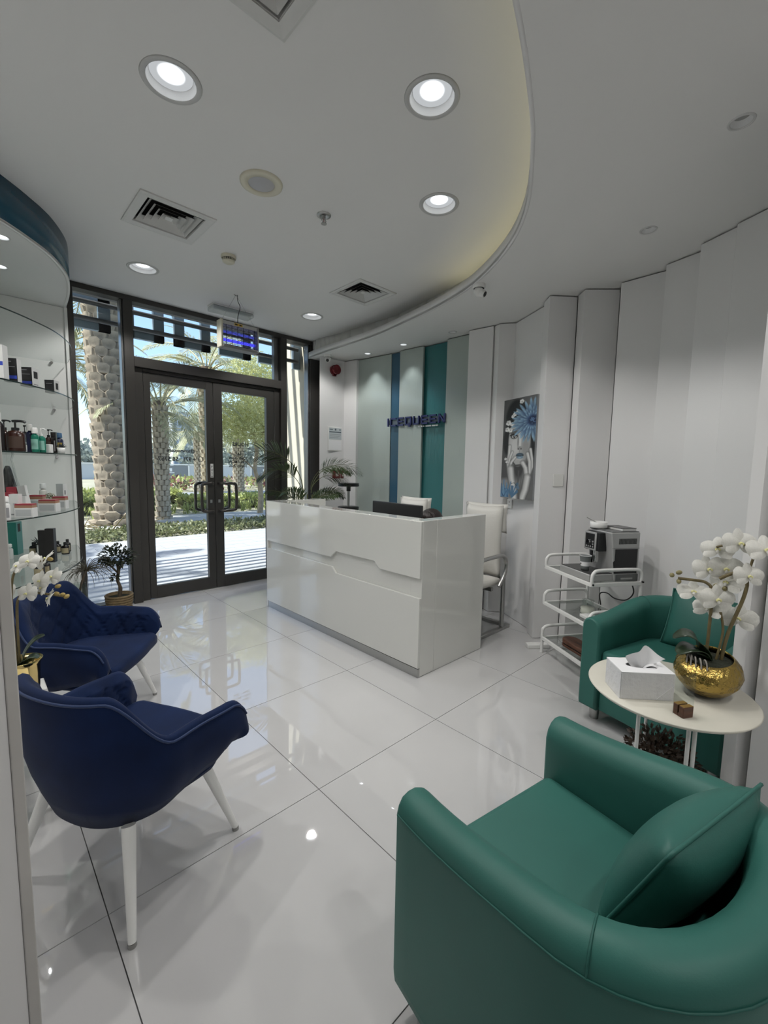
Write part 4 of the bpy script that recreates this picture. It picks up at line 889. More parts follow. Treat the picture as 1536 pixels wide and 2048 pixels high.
# coffee machine, front towards -y of the trolley
silv = mat('silver plastic', (.43, .43, .425), .35, .25); dsil = mat('dark silver', (.16, .165, .165), .35, .3)
t = thing('coffee_machine', 'silver automatic coffee machine on top of the white trolley', 'coffee machine', on_t(.115, .02, .691), TR)
body = MB().prism([(-.02, 0), (-.035, .07), (-.05, .22), (-.065, .325), (.155, .325), (.155, 0)], -.115, .125, 0, Matrix(((0, 0, 1, 0), (1, 0, 0, 0), (0, 1, 0, 0), (0, 0, 0, 1))))
obj('body', body, silv, t, bev=.006)
obj('drip_tray', MB().box(-.205, .115, -.205, -.02, 0, .048), silv, t, bev=.006); obj('grille', MB().box(-.195, .110, -.198, -.03, .048, .052), mat('grille dark', (.05, .05, .05), .4), t)
obj('base_band', MB().box(-.119, .127, -.015, .157, .0, .045), dsil, t, bev=.003)
cp = obj('control_block', MB().box(-.075, .065, -.110, -.045, .19, .315), blk, t, bev=.004)
obj('control_frame', MB().box(-.075, .045, -.116, -.109, .19, .315), silv, t, bev=.004)
obj('control_panel', MB().box(-.060, .030, -.1178, -.1158, .203, .302), blk, t)
kb = MB(); kb.cyl((-.02, -.118, .245), (-.02, -.130, .245), .017, .015, 18)
obj('knob', kb, chrome, t); bt = MB()
for z in (.25, .232, .214): bt.cyl((.018, -.1178, z), (.018, -.120, z), .006, n=10)
for x in (-.045, -.025, -.005): bt.cyl((x, -.1178, .214), (x, -.120, .214), .006, n=10)
obj('buttons', bt, silv, t)
obj('spout', MB().box(-.005, .012, -.105, -.075, .11, .19).box(.013, .030, -.105, -.075, .11, .19), [chrome], t, bev=.003); obj('spout_cover', MB().box(-.012, .006, -.112, -.104, .105, .19), blk, t)
obj('steam_knob', MB().box(-.100, -.078, -.085, -.06, .18, .24), blk, t, bev=.003)
obj('side_window', MB().prism([(-.03, .052), (-.042, .13), (-.028, .14), (-.03, .215), (.138, .215), (.138, .052)], .1255, .129, 0, Matrix(((0, 0, 1, 0), (1, 0, 0, 0), (0, 1, 0, 0), (0, 0, 0, 1)))), mat('smoked black', (.008, .008, .010), .12), t, label='dark smoked water tank window')
vv = MB()
for k in range(22): vv.box(.1254, .1262, -.005+.0062*k, -.002+.0062*k, .248, .285)
vo = obj('vents', vv, dark, t); obj('seam', MB().box(.1254, .1260, -.055, .154, .2195, .2215), dsil, t)
obj('top_lid', MB().box(-.105, .118, -.055, .150, .325, .331), dsil, t, bev=.002)
obj('drawer_handle', MB().box(.127, .133, .02, .11, .012, .024), silv, t, bev=.002)
# paper cup under the spout
t = thing('paper_cup', 'grey and white paper cup under the coffee spout', 'cup', on_t(.118, -.135, .744), TR)
obj('cup', MB().lathe([(0, 0), (.026, 0), (.028, .030)], 26).lathe([(.028, .030), (.0325, .060)], 26, 1).lathe([(.0325, .060), (.037, .098), (.0385, .101), (.036, .100), (.025, .004)], 26), [mat('cup grey', (.16, .175, .175), .6), paper], t)
obj('rim', MB().tube([(.0378*math.cos(2*PI*i/24), .0378*math.sin(2*PI*i/24), .1005) for i in range(24)], .0018, 6, closed=True), paper, t)
obj('print', MB().tube([((.0300+.0001*k)*math.cos(-2.25+.05*k), (.0300+.0001*k)*math.sin(-2.25+.05*k), .046+.0045*math.sin(k*1.9)) for k in range(16)], .0009, 4), mat('cup ink', (.05, .05, .05), .6), t)
# sugar bowl with spoon, and closed folder on the machine
t = thing('sugar_bowl', 'round white ribbed bowl with a spoon on the coffee machine', 'bowl', on_t(.06, -.005, 1.0235), TR)
obj('bowl', MB().lathe([(0, 0), (.050, 0), (.054, .006), (.056, .044), (.052, .044), (.050, .01), (0, .01)], 32), wpl, t); obj('spoon', MB().tube([(.02, .02, .018), (-.03, -.035, .052), (-.052, -.058, .068)], .003, 6), steel, t)
t = thing('menu_folder', 'closed dark grey folder lying on the coffee machine', 'folder', on_t(.135, .105, 1.0235), TR)
obj('cover', MB().box(-.085, .085, -.055, .055, .014, .018), mat('folder dark', (.09, .09, .09), .4), t, bev=.002); obj('pages', MB().box(-.083, .083, -.052, .052, 0, .014), wpl, t)
# jar, box, cable, wooden case
t = thing('sugar_jar', 'clear clip top glass jar of sugar on the middle shelf', 'jar', on_t(.055, -.045, .411), TR)
obj('glass', MB().lathe([(0, 0), (.046, 0), (.052, .01), (.050, .05), (.036, .068), (.038, .088), (.041, .092), (.041, .10), (0, .102)], 28), clear, t); obj('sugar', MB().lathe([(0, .003), (.043, .003), (.048, .012), (.046, .045), (0, .048)], 24), mat('white sugar', (.72, .70, .62), .9), t)
obj('clip', MB().tube([(.044, .0, .06), (.050, 0, .085), (.03, 0, .105), (-.03, 0, .105), (-.050, 0, .085), (-.044, 0, .06)], .0018, 5), steel, t); text('letter', 'T', .03, inkm, t, (-.012, -.0505, .03), (PI/2, 0, -.25))
tag(obj('small_box', MB().box(-.055, .055, -.04, .04, 0, .022), wpl, None, on_t(.155, -.10, .411), TR, bev=.003), 'flat white box in front of the sugar jar', 'box')
P = [on_t(*p) for p in [(.16, .175, .70), (.19, .20, .60), (.12, .21, .52), (.02, .20, .50), (-.05, .19, .52), (-.10, .17, .50), (-.12, .20, .40), (-.13, .21, .28), (-.15, .20, .16), (-.14, .205, .03), (-.10, .23, .006)]]
tag(obj('power_cable', MB().tube(smoothline(P, 6), .0045, 7), blk), 'black power cable hanging from the coffee machine', 'cable')
t = thing('wooden_case', 'dark brown wooden case with rounded end on lowest shelf', 'case', on_t(.045, -.075, .131), TR+.05)
cs = [(.17, -.06), (.17, .06), (-.10, .06)]+[(-.10+.06*math.cos(a), .06*math.sin(a)) for a in [PI/2+PI*i/12 for i in range(1, 12)]]+[(-.10, -.06)]
obj('lower_board', MB().prism(cs, 0, .016), wd, t, bev=.002); obj('spacer', MB().prism([(x*.96, y*.92) for x, y in cs], .016, .024), dark, t); obj('upper_board', MB().prism(cs, .024, .052), wd, t, bev=.004)
obj('inlay', MB().box(-.05, .11, -.012, .012, .0515, .0525), mat('inlay brown', (.05, .018, .01), .4), t)

# ================================================================== NAVY VELVET ARMCHAIRS
def lerp(a, b, t): return a+(b-a)*t
def sst(t): t = min(1, max(0, t)); return t*t*(3-2*t)
def blue_shell():
    NT, secs = 91, []
    for i in range(NT):
        t = -1+2*i/(NT-1); a = abs(t); sg = 1 if t >= 0 else -1
        if a < .56:
            th = a/.56*PI/2; x, y = .298*math.sin(th)**.85, -.03-.270*math.cos(th)**.9
        else:
            k = (a-.56)/.44; x, y = .298+.016*math.sin(k*PI*.5), -.03+.270*k
        H = .742-.180*sst((a-.23)/.27)-.012*sst((a-.6)/.3)
        if a > .86: q = (a-.86)/.14; H = .405+(H-.405)*math.sqrt(max(0, 1-q*q*.96))
        zb = .290+.045*sst((a-.45)/.4)+.045*sst((a-.85)/.15)
        if a <= .56: bx, by = x*.76, y*.78
        else: k = (a-.56)/.44; bx, by = x*lerp(.76, .90, k), lerp(-.0234, .150, k)+.03*sst((a-.85)/.15)
        O = V((sg*x, y, H)); B = V((sg*bx, by, zb))
        inn = V((-sg, 0, 0)) if a >= .56 else V((-sg*math.sin(a/.56*PI/2), math.cos(a/.56*PI/2), 0)); th_ = .042
        sec = []
        for k in range(7):
            u = k/6; p = B.lerp(O-V((0, 0, .022)), u); p = p-inn*(.028*math.sin(PI*u)); sec.append(p)
        sec += [O+inn*.006-V((0, 0, .006)), O+inn*.020, O+inn*.034-V((0, 0, .007)), O+inn*th_-V((0, 0, .022))]
        zi = .345
        for k in range(1, 25):
            u = k/24; base = V((sg*bx, by, 0))+inn*.050; q = V((lerp(O.x+inn.x*th_, base.x, u*.75), lerp(O.y+inn.y*th_, base.y, u*.75), lerp(H-.022, min(zi, H-.04), u)))
            s_ = t*1.05; A = (s_*11+q.z*13); Bq = (s_*11-q.z*13); f = min(abs(math.sin(PI*A/2)), abs(math.sin(PI*Bq/2)))
            q = q+inn*(.014*sst(u/.06)*(1-sst((a-.94)/.05))*min(1, f/.28)**.7); sec.append(q)
        secs.append(sec)
    k = len(secs[0]); mb = MB(); n = len(secs); vs = [p for s in secs for p in s]
    mb.add(vs, [(i*k+j, i*k+(j+1) % k, (i+1)*k+(j+1) % k, (i+1)*k+j) for i in range(n-1) for j in range(k)], 0, True)
    mb.add(vs, [tuple(range(k-1, -1, -1)), tuple(range((n-1)*k, n*k))], 0, False); return mb, secs
bsh, bsec = blue_shell()
def blue_chair(label, loc, rz):
    t = thing('velvet_armchair', label, 'armchair', loc, rz, 'navy velvet armchairs'); obj('shell', bsh, velv, t)
    seat = [(-.258, .225), (-.250, .05), (-.205, -.12), (-.12, -.19), (0, -.205), (.12, -.19), (.205, -.12), (.250, .05), (.258, .225), (.14, .250), (0, .258), (-.14, .250)]
    seat = [(p.x, p.y) for p in smoothline([(x, y, 0) for x, y in seat], 3, True)]
    obj('seat', MB().prism(seat, .335, .408), velv, t, bev=.026, bseg=4)
    obj('underside', MB().prism([(x*.90, y*.80-.02) for x, y in seat], .285, .336), velv, t, bev=.02)
    pip = MB(); pip.tube([s[6]-V((0, 0, -.006)) for s in bsec[1:-1]], .0042, 6); obj('piping', pip, velvd, t)
    for sx in (-1, 1):
        for y0, y1 in ((.16, .20), (-.15, -.25)): obj('leg', MB().cyl((sx*.19, y0-.03, .30), (sx*.275, y1, .012), .021, .0115, 16), whm, t); 
        for y1 in (.20, -.25): obj('foot', MB().cyl((sx*.275, y1, .0), (sx*.2745, y1, .013), .0125, n=14), edgem, t)
    return t
blue_chair('navy velvet armchair nearest the camera beside the partition edge', (-.662, .205, 0), math.radians(-64.5))
blue_chair('navy velvet armchair further back beside the display shelves', (-.61, 1.24, 0), math.radians(-128.5))
# white table between them, with its orchid
t = thing('white_table', 'small white table between the two navy armchairs', 'table', (-.965, .83, 0))
obj('top', MB().prism([(-.17, -.21), (.13, -.21), (.13, .21), (-.17, .21)], .385, .402), whm, t, bev=.004)
for x in (-.15, .11):
    for y in (-.19, .19): obj('leg', MB().box(x-.012, x+.012, y-.012, y+.012, 0, .385), whm, t)
def goldcyl(t):
    obj('pot', MB().lathe([(0, 0), (.045, 0), (.050, .01), (.058, .15), (.068, .172), (.066, .174), (.056, .15), (.05, .13), (0, .125)], 32), goldp, t, label='shiny gold vase'); obj('moss', MB().disc((0, 0, .135), .052), soil, t)
orchid('potted_orchid', 'white orchid in a polished gold vase between the navy armchairs', (-.915, .86, .403),
    [(.003, 0, .575), (.028, -.05, .60), (.045, .02, .578), (.088, -.01, .598), (-.01, .03, .472), (.028, -.03, .462), (.066, -.006, .470), (.055, .03, .492), (.098, -.01, .504), (.068, -.02, .425), (.115, -.012, .515)],
    [(.132, -.014, .470), (.146, -.016, .430), (.160, -.019, .420), (.110, -.011, .593), (.125, -.02, .44)],
    [([(-.012, 0, .12), (-.010, 0, .35), (0, 0, .44), (.04, -.005, .455), (.10, -.012, .440), (.15, -.018, .423)], .0052), ([(-.02, 0, .12), (-.024, 0, .40), (-.012, 0, .54), (.03, -.004, .575), (.10, -.01, .592)], .0048)],
    [([(-.01, 0, .12), (.01, 0, .20), (.045, -.004, .25), (.078, -.008, .262)], .036), ([(-.01, 0, .12), (.0, -.02, .17), (.03, -.035, .19), (.05, -.045, .18)], .03), ([(-.02, 0, .12), (-.05, .01, .2), (-.09, .02, .23)], .034)], goldcyl, .042, BUDY)

# ------------------------------------------------------------------ small tree in a basket and air plant
darkleaf = leaf_mat('glossy dark leaf', (.022, .03, .014), .2, .5); bark = mat('bark', (.10, .075, .05), .8, noise=.3, nscale=30)
t = thing('bonsai_tree', 'small tree with round dark crown in a basket by the window', 'potted tree', (-.085, 3.06, 0))
bsk = mat('woven basket', (.23, .165, .085), .8, bump=.8, bscale=60, stretch=(1, 1, 4), noise=.3, nscale=40)
b = MB().lathe([(0, 0), (.085, 0), (.10, .10), (.108, .20), (.100, .20), (.095, .17), (0, .17)], 32)
for k in range(9): b.tube([((.087+.0023*k+.004)*math.cos(2*PI*i/32), (.087+.0023*k+.004)*math.sin(2*PI*i/32), .012+.023*k) for i in range(32)], .0095, 5, closed=True)
obj('basket', b, bsk, t); obj('soil', MB().disc((0, 0, .178), .098), soil, t)
obj('trunk', MB().tube(smoothline([(0, 0, .17), (.012, .0, .26), (-.008, 0, .34), (.004, 0, .42), (.0, 0, .48)], 4), [.017]*5+[.014]*12, 8).tube([(0, 0, .40), (-.05, .01, .47), (-.09, .02, .50)], .008, 6).tube([(0, 0, .42), (.05, -.01, .50), (.09, 0, .52)], .008, 6).tube([(.0, 0, .36), (-.03, -.02, .385)], .006, 6), bark, t)
b = MB(); rg = random.Random(9)
def leafq(mb, p, d, L, W, m=0):
    d = V(d).normalized(); s = d.cross(V((rg.uniform(-.3, .3), rg.uniform(-.3, .3), 1))); s = s.normalized() if s.length > .01 else V((1, 0, 0)); up = s.cross(d)
    mid = p+d*L*.5+up*L*.10; e = p+d*L-up*L*.05; mb.add([p, mid-s*W, e, mid+s*W], [(0, 1, 2, 3)], m)
for k in range(430):
    d = V((rg.gauss(0, 1), rg.gauss(0, 1), rg.gauss(0, .75))).normalized(); r = rg.uniform(.35, 1); c = V((0, 0, .54))
    if d.z < -.2: d.z *= .5
    p = c+V((d.x*.145*r, d.y*.145*r, d.z*.125*r)); leafq(b, p, d+V((rg.gauss(0, .4), rg.gauss(0, .4), rg.gauss(-.15, .4))), rg.uniform(.035, .055), rg.uniform(.010, .015))
for p in ((-.03, -.02, .385), (-.045, -.01, .36), (-.02, -.03, .37)):
    for k in range(7): leafq(b, V(p), (rg.gauss(0, 1), rg.gauss(0, 1), rg.gauss(0, .5)), .045, .012)
fo = obj('foliage', b, darkleaf, t, kind='stuff')
airm = leaf_mat('dry spider leaf', (.075, .065, .04), .2, .35)

# ================================================================== DISPLAY CABINET WITH CURVED GLASS SHELVES
cabc = smoothline([(-.335, 3.335, 0), (-.360, 2.97, 0), (-.400, 2.67, 0), (-.45, 2.47, 0), (-.55, 2.24, 0), (-.66, 2.08, 0), (-.83, 1.89, 0), (-1.05, 1.72, 0), (-1.40, 1.55, 0), (-1.84, 1.47, 0)], 6)
cabc = [(p.x, p.y) for p in cabc]
cab = thing('display_cabinet', 'built-in display unit with blue curved fascia and glass shelves', 'cabinet', (0, 0, 0))
inn = offset_line(cabc, -.02)
if inn[20][0] > cabc[20][0]: inn = offset_line(cabc, .02)
def ribbon(z0, z1, A, B, mtm, nm, lab=None):
    mb = MB(); n = len(A)
    for i in range(n-1): mb.add([(*A[i], z0), (*A[i+1], z0), (*A[i+1], z1), (*A[i], z1), (*B[i], z0), (*B[i+1], z0), (*B[i+1], z1), (*B[i], z1)], [(0, 1, 2, 3), (5, 4, 7, 6), (3, 2, 6, 7), (1, 0, 4, 5)], 0, True)
    mb.add([(*A[0], z0), (*B[0], z0), (*B[0], z1), (*A[0], z1)], [(0, 1, 2, 3)]); return obj(nm, mb, mtm, cab, label=lab)
ribbon(2.762, 2.999, cabc, inn, mat('petrol blue gloss', (.012, .075, .125), .22), 'fascia', 'petrol blue curved fascia')
ribbon(2.745, 2.762, cabc, inn, wpl, 'fascia_trim')
sof = plate('soffit', cabc+[(-1.84, 3.335)], [circ(-.813, 2.131, .036, 20), circ(-.795, 2.665, .036, 20)], 2.748, 2.756, ceilp, cab)
obj('back_panel', MB().box(-1.84, -.338, 3.325, 3.343, .0, 2.745), wpl, cab); obj('end_strip', MB().box(-.352, -.330, 3.310, 3.344, 0, 2.745), wpl, cab); obj('side_panel', MB().box(-1.858, -1.84, 1.47, 3.34, 0, 2.745), wpl, cab)
inner_shelf = offset_line(cabc, -.012)
if inner_shelf[20][0] > cabc[20][0]: inner_shelf = offset_line(cabc, .012)
SH = {1: 2.28, 2: 1.88, 3: 1.47, 4: 1.067, 5: .66}
for k, z in SH.items():
    pl_ = inner_shelf[1:]+[(-1.838, 3.322), (inner_shelf[1][0], 3.322)]
    s_ = MB().prism([p for p in pl_], z-.008, z, 0); sh_ = obj('glass_shelf', s_, shelfg, cab)
    e_ = MB()
    for a, b_ in zip(inner_shelf[1:-2], inner_shelf[2:-1]): e_.add([(a[0]+.0006, a[1]-.0004, z-.008), (b_[0]+.0006, b_[1]-.0004, z-.008), (b_[0]+.0006, b_[1]-.0004, z), (a[0]+.0006, a[1]-.0004, z)], [(0, 1, 2, 3)], 0, True)
    obj('shelf_edge', e_, glassedge, sh_)
    for x in (-.46, -1.3): obj('bracket', MB().cyl((x, 3.325, z-.018), (x, 3.303, z-.018), .010, n=10), chrome, cab)
obj('plinth', MB().prism([(x-.0, y) for x, y in inn[2:]]+[(-1.838, 3.32), (-.40, 3.32)], 0, .235), wpl, cab)
for x, y in ((-.813, 2.131), (-.795, 2.665)):
    t = thing('spotlight', 'small lit spotlight under the blue fascia, '+('nearer the fascia edge' if y < 2.4 else 'nearer the back panel'), 'light', (x, y, 2.748), 0, 'spotlights under the blue fascia'); link('trim_ring', srim, t); link('cup', scup, t); link('lens', slen_on, t, (0, 0, .004))
    l = bpy.data.lights.new('lamp', 'SPOT'); l.energy = SPOT*.8; l.spot_size = math.radians(110); l.spot_blend = .5; l.shadow_soft_size = .02; o = bpy.data.objects.new('lamp', l); COL.objects.link(o); o.parent = t; o.location = (0, 0, .0)
# the air plant in its vase stands on the white base
t = thing('air_plant', 'glass vase with drooping dry spider plant beside the window frame', 'potted plant', (-.415, 2.86, .236))
obj('vase', MB().lathe([(0, 0), (.045, 0), (.055, .02), (.052, .09), (.046, .17), (.044, .17), (.050, .09), (.052, .025), (0, .006)], 24), clear, t)
obj('pebbles', MB().lathe([(0, .008), (.045, .01), (.050, .03), (.045, .055), (0, .06)], 16), mat('tan pebbles', (.16, .13, .08), .9, bump=1, bscale=90, noise=.5, nscale=60), t)
b = MB(); rg = random.Random(12)
obj('stem', MB().tube(smoothline([(0, 0, .05), (.01, 0, .14), (.035, 0, .22), (.06, 0, .27)], 4), .009, 7), mat('dry stem', (.10, .07, .045), .8), t)
for k in range(58):
    a = rg.uniform(0, 2*PI); L = rg.uniform(.16, .30); e = rg.uniform(-.1, 1.1); p = V((.055, 0, .265)); P = [p.copy()]
    for q in range(5): p = p+V((math.cos(a)*math.cos(e), math.sin(a)*math.cos(e), math.sin(e)))*L/5; P.append(p.copy()); e -= .42
    b.tube(P, [.0028, .003, .0028, .0022, .0015, .0006], 3)
obj('leaves', b, airm, t, kind='stuff')

# ------------------------------------------------------------------ products on the shelves
amber = mat('dark amber plastic', (.035, .012, .008), .2); amberd = mat('near black bottle', (.012, .009, .009), .25); kraft = mat('cream label', (.40, .34, .21), .6); navyb = mat('navy bottle', (.012, .018, .06), .3)
greenb = mat('teal shower bottle', (.008, .17, .11), .15); tealb = mat('teal carton', (.010, .165, .135), .4); teall = mat('light teal carton side', (.07, .27, .26), .4); inkb = mat('cobalt print', (.03, .06, .42), .4); ink2 = mat('grey print', (.28, .28, .29), .6)
redc = mat('crimson lid', (.34, .03, .05), .3); bronz = mat('rose bronze lid', (.40, .22, .14), .3, .3); boxg = mat('white carton', (.70, .70, .69), .5); frost = mat('frosted grey jar', (.48, .50, .50), .3)
def P3(name, label, cat, sh, x, y, rz, group): return thing(name, label, cat, (x, y, SH[sh]+.0005), rz, group)
FACE = math.radians(-30)       # products look towards the room
def carton(label, sh, x, y, w, d, h, rz, front, side, prints=(), group='boxes on the display shelves', lean=0):
    t = P3('product_box', label, 'box', sh, x, y, rz, group)
    b = MB().box(-w/2, w/2, -d/2, d/2, 0, h, 0); b.add([(w/2+.0003, -d/2, 0), (w/2+.0003, d/2, 0), (w/2+.0003, d/2, h), (w/2+.0003, -d/2, h)], [(0, 1, 2, 3)], 1)
    o = obj('carton', b, [front, side], t); 
    if lean: o.rotation_euler = (0, lean, 0); o.location.z = abs(math.sin(lean))*w/2
    if prints:
        q = MB()
        for f, x0, x1, z0, z1, m in prints:
            if f == 0: q.box(w*x0, w*x1, -d/2-.0006, -d/2-.0001, h*z0, h*z1, m)
            else: q.box(w/2+.0004, w/2+.0009, d*x0, d*x1, h*z0, h*z1, m)
        o2 = obj('print', q, [inkb, ink2, boxg, inkm], t); 
        if lean: o2.rotation_euler = o.rotation_euler; o2.location = o.location
    return t
def bottle(label, sh, x, y, r, h, body, cap, kind='cap', lab=None, group='bottles on the display shelves', sx=1.0, rz=FACE):
    t = P3('bottle', label, 'bottle', sh, x, y, rz, group); hb_ = h*(.66 if kind == 'pump' else .74)
    obj('body', MB().lathe([(0, 0), (r*.94, 0), (r, .006), (r, hb_*.86), (r*.8, hb_*.95), (r*.42, hb_), (r*.40, hb_+.008), (0, hb_+.008)], 24, sy=1/sx if sx > 1 else 1), body, t)
    if kind == 'pump':
        obj('collar', MB().cyl((0, 0, hb_), (0, 0, hb_+h*.09), r*.42, n=16), cap, t); obj('pump', MB().cyl((0, 0, hb_+h*.09), (0, 0, h*.93), r*.12, n=8).tube(smoothline([(-r*.3, 0, h*.955), (r*.3, 0, h*.965), (r*.9, 0, h*.955), (r*1.15, 0, h*.92)], 3), [r*.17]*10, 8).cyl((0, 0, h*.92), (0, 0, h*.985), r*.26, n=12), cap, t)
    else: obj('cap', MB().lathe([(r*(.48 if kind == 'cap' else .8), hb_+.004), (r*(.48 if kind == 'cap' else .75), h-.004), (r*(.4 if kind == 'cap' else .6), h), (0, h)], 20), cap, t)
    if lab: 
        q = MB(); a0, a1 = -PI/2-1.15, -PI/2+1.15; q.grid(lambda u, v: ((r+.0006)*math.cos(a0+(a1-a0)*u), (r+.0006)*math.sin(a0+(a1-a0)*u)*(1/sx if sx > 1 else 1), hb_*(.16+.56*v)), 12, 2, 0, True)
        obj('label', q, lab, t)
    return t
B1 = [(0, -.45, .45, .12, .26, 0), (0, -.4, .1, .84, .87, 1), (0, -.35, .35, .62, .64, 1)]
carton('white box with cobalt band, leftmost on the second shelf', 2, -.885, 1.905, .09, .05, .185, FACE, boxg, boxg, [(0, -.45, .48, .38, .5, 0), (0, -.4, .2, .8, .84, 1), (0, -.4, .3, .25, .27, 1), (0, -.4, .3, .18, .20, 1)])
carton('tall black box with cobalt lettering on the second shelf', 2, -.812, 1.985, .070, .045, .135, FACE, blk, boxg, B1)
carton('wide black box with printed white side on the second shelf', 2, -.722, 2.118, .068, .068, .115, FACE-.1, blk, boxg, B1+[(1, -.25, .30, .45, .82, 3), (1, -.3, .3, .1, .15, 1)])
carton('smallest black box at the end of the second shelf', 2, -.585, 2.325, .060, .055, .085, FACE-.15, blk, boxg, [(0, -.45, .45, .08, .2, 3), (0, -.35, .3, .7, .73, 1), (1, -.2, .25, .3, .8, 3)])
bottle('black bottle with white cap, leftmost on the bottle shelf', 3, -.890, 1.962, .024, .225, amberd, wpl, 'cap', None)
bottle('dark pump bottle half hidden behind the big amber bottle', 3, -.862, 2.09, .030, .195, amber, blk, 'pump')
bottle('big square amber pump bottle on the bottle shelf', 3, -.815, 2.005, .047, .190, amber, blk, 'pump', mat('amber label', (.06, .035, .025), .5), sx=1.2)
bottle('slim white tube beside the big amber bottle', 3, -.772, 2.055, .011, .063, boxg, wpl, 'wide')
bottle('black pump bottle behind the white tube', 3, -.752, 2.26, .022, .180, amberd, blk, 'pump')
bottle('navy bottle with tapered white cap', 3, -.738, 2.13, .0205, .178, navyb, wpl, 'wide')
bottle('left teal bottle with white cap', 3, -.716, 2.093, .021, .155, greenb, wpl, 'wide', mat('teal print', (.25, .5, .42), .5))
bottle('teal pump bottle right of the other teal bottle', 3, -.680, 2.131, .022, .158, greenb, wpl, 'pump', MATS['teal print'])
bottle('small amber pump bottle behind the white cup', 3, -.618, 2.349, .021, .167, amber, blk, 'pump', MATS['amber label'])
t = P3('white_cup', 'small white square cup in front of the amber pump bottle', 'cup', 3, -.641, 2.170, FACE, None); obj('cup', MB().prism([(-.019, -.019), (.019, -.019), (.019, .019), (-.019, .019)], 0, .056), wpl, t, bev=.003)
carton('slim black box at the right of the bottle shelf', 3, -.592, 2.32, .030, .02, .145, FACE, amberd, amberd, [(0, .1, .3, .1, .6, 1)])
bottle('navy jar with gold label behind the succulent', 3, -.535, 2.55, .026, .155, navyb, mat('blue cap', (.05, .13, .25), .4), 'wide', mat('gold label', (.45, .33, .06), .5))
t = P3('succulent', 'spiky succulent in a white pot at the bottle shelf end', 'potted plant', 3, -.556, 2.305, FACE, None); obj('pot', MB().lathe([(0, 0), (.020, 0), (.025, .040), (.021, .040), (0, .034)], 20), wpl, t)
spk = mat('dark succulent', (.015, .02, .02), .5)
def spikes(t, z, L, n, seed, mt=spk):
    b = MB(); rg2 = random.Random(seed)
    for k in range(n): a = 2.4*k; e = .35+1.0*(k/n); b.cyl((0, 0, z), (L*math.cos(a)*math.cos(e), L*math.sin(a)*math.cos(e), z+L*math.sin(e)), L*.10, L*.01, 5)
    return obj('spikes', b, mt, t, kind='stuff')
spikes(t, .036, .038, 26, 1)
# creams shelf
bottle('slim white tube standing at the left of the cream shelf', 4, -.888, 1.868, .018, .140, boxg, wpl, 'wide', ink2)
G4 = [(0, -.35, .35, .1, .16, 1), (0, -.1, .3, .6, .62, 1), (0, -.1, .3, .54, .56, 1)]
carton('tall white carton in the front row of the cream shelf', 4, -.834, 2.035, .048, .045, .143, FACE, boxg, boxg, G4)
carton('shorter white carton behind the framed jar box', 4, -.787, 2.15, .034, .034, .120, FACE, boxg, boxg, G4)
carton('leaning white carton on the cream shelf', 4, -.755, 2.35, .045, .03, .178, FACE, boxg, boxg, G4, lean=-.16)
def jarbox(label, x, y, w, h, lidred=True, rz=FACE):
    t = P3('cream_jar_box', label, 'box', 4, x, y, rz, 'jar boxes on the cream shelf'); d = w*.62
    obj('box', MB().box(-w/2, w/2, -d/2, d/2, 0, h*.70), boxg, t, bev=.001); obj('window', MB().box(-w*.42, w*.42, -d/2-.0006, -d/2, h*.10, h*.58), frost, t)
    obj('lid', MB().box(-w*.47, w*.47, -d*.47, d*.47, h*.70, h*.90).box(-w*.46, w*.46, -d*.46, d*.46, h*.90, h, 1), [bronz, redc], t)
jarbox('boxed cream jar nearest the shelf edge', -.790, 2.005, .098, .084); jarbox('boxed cream jar beside the leaning carton', -.675, 2.60, .088, .100)
jarbox('wide boxed cream jar in the middle of the shelf edge', -.640, 2.32, .108, .084); jarbox('boxed cream jar at the right end of the shelf', -.552, 2.52, .088, .090)
for i, (x, y, w_, h_) in enumerate([(-.860, 2.27, .056, .140), (-.82, 2.40, .060, .170), (-.775, 2.46, .060, .132)]):
    t = P3('red_jar_box', ['white box with crimson top, left of its row', 'white box with crimson top, tallest of its row', 'white box with crimson top, right of its row'][i], 'box', 4, x, y, FACE, 'crimson topped boxes on the cream shelf')
    obj('box', MB().box(-w_/2, w_/2, -.025, .025, 0, h_*.66), boxg, t); obj('lid', MB().box(-w_/2, w_/2, -.025, .025, h_*.66, h_), redc, t)
bottle('pale frosted bottle behind the little flower plant', 4, -.612, 2.90, .026, .172, mat('pale frosted', (.62, .60, .56), .4), boxg, 'wide')
carton('pale grey carton at the back right of the cream shelf', 4, -.506, 2.80, .050, .05, .172, FACE-.1, frost, boxg, [(1, -.2, .2, .5, .7, 1)])
t = P3('flower_pot', 'little pot plant with tiny cream flowers on the cream shelf', 'potted plant', 4, -.582, 2.785, 0, None); obj('pot', MB().lathe([(0, 0), (.022, 0), (.028, .045), (0, .045)], 16), wpl, t)
b = MB(); rg = random.Random(21)
for k in range(150):
    d = V((rg.gauss(0, 1), rg.gauss(0, 1), abs(rg.gauss(0, .8)))).normalized(); p = V((0, 0, .06))+d*rg.uniform(.015, .046); b.ball(p, .0036, k % 2, 5, 3)
obj('flowers', b, [mat('cream floret', (.45, .42, .28), .7), mat('sage floret', (.12, .14, .08), .7)], t, kind='stuff')
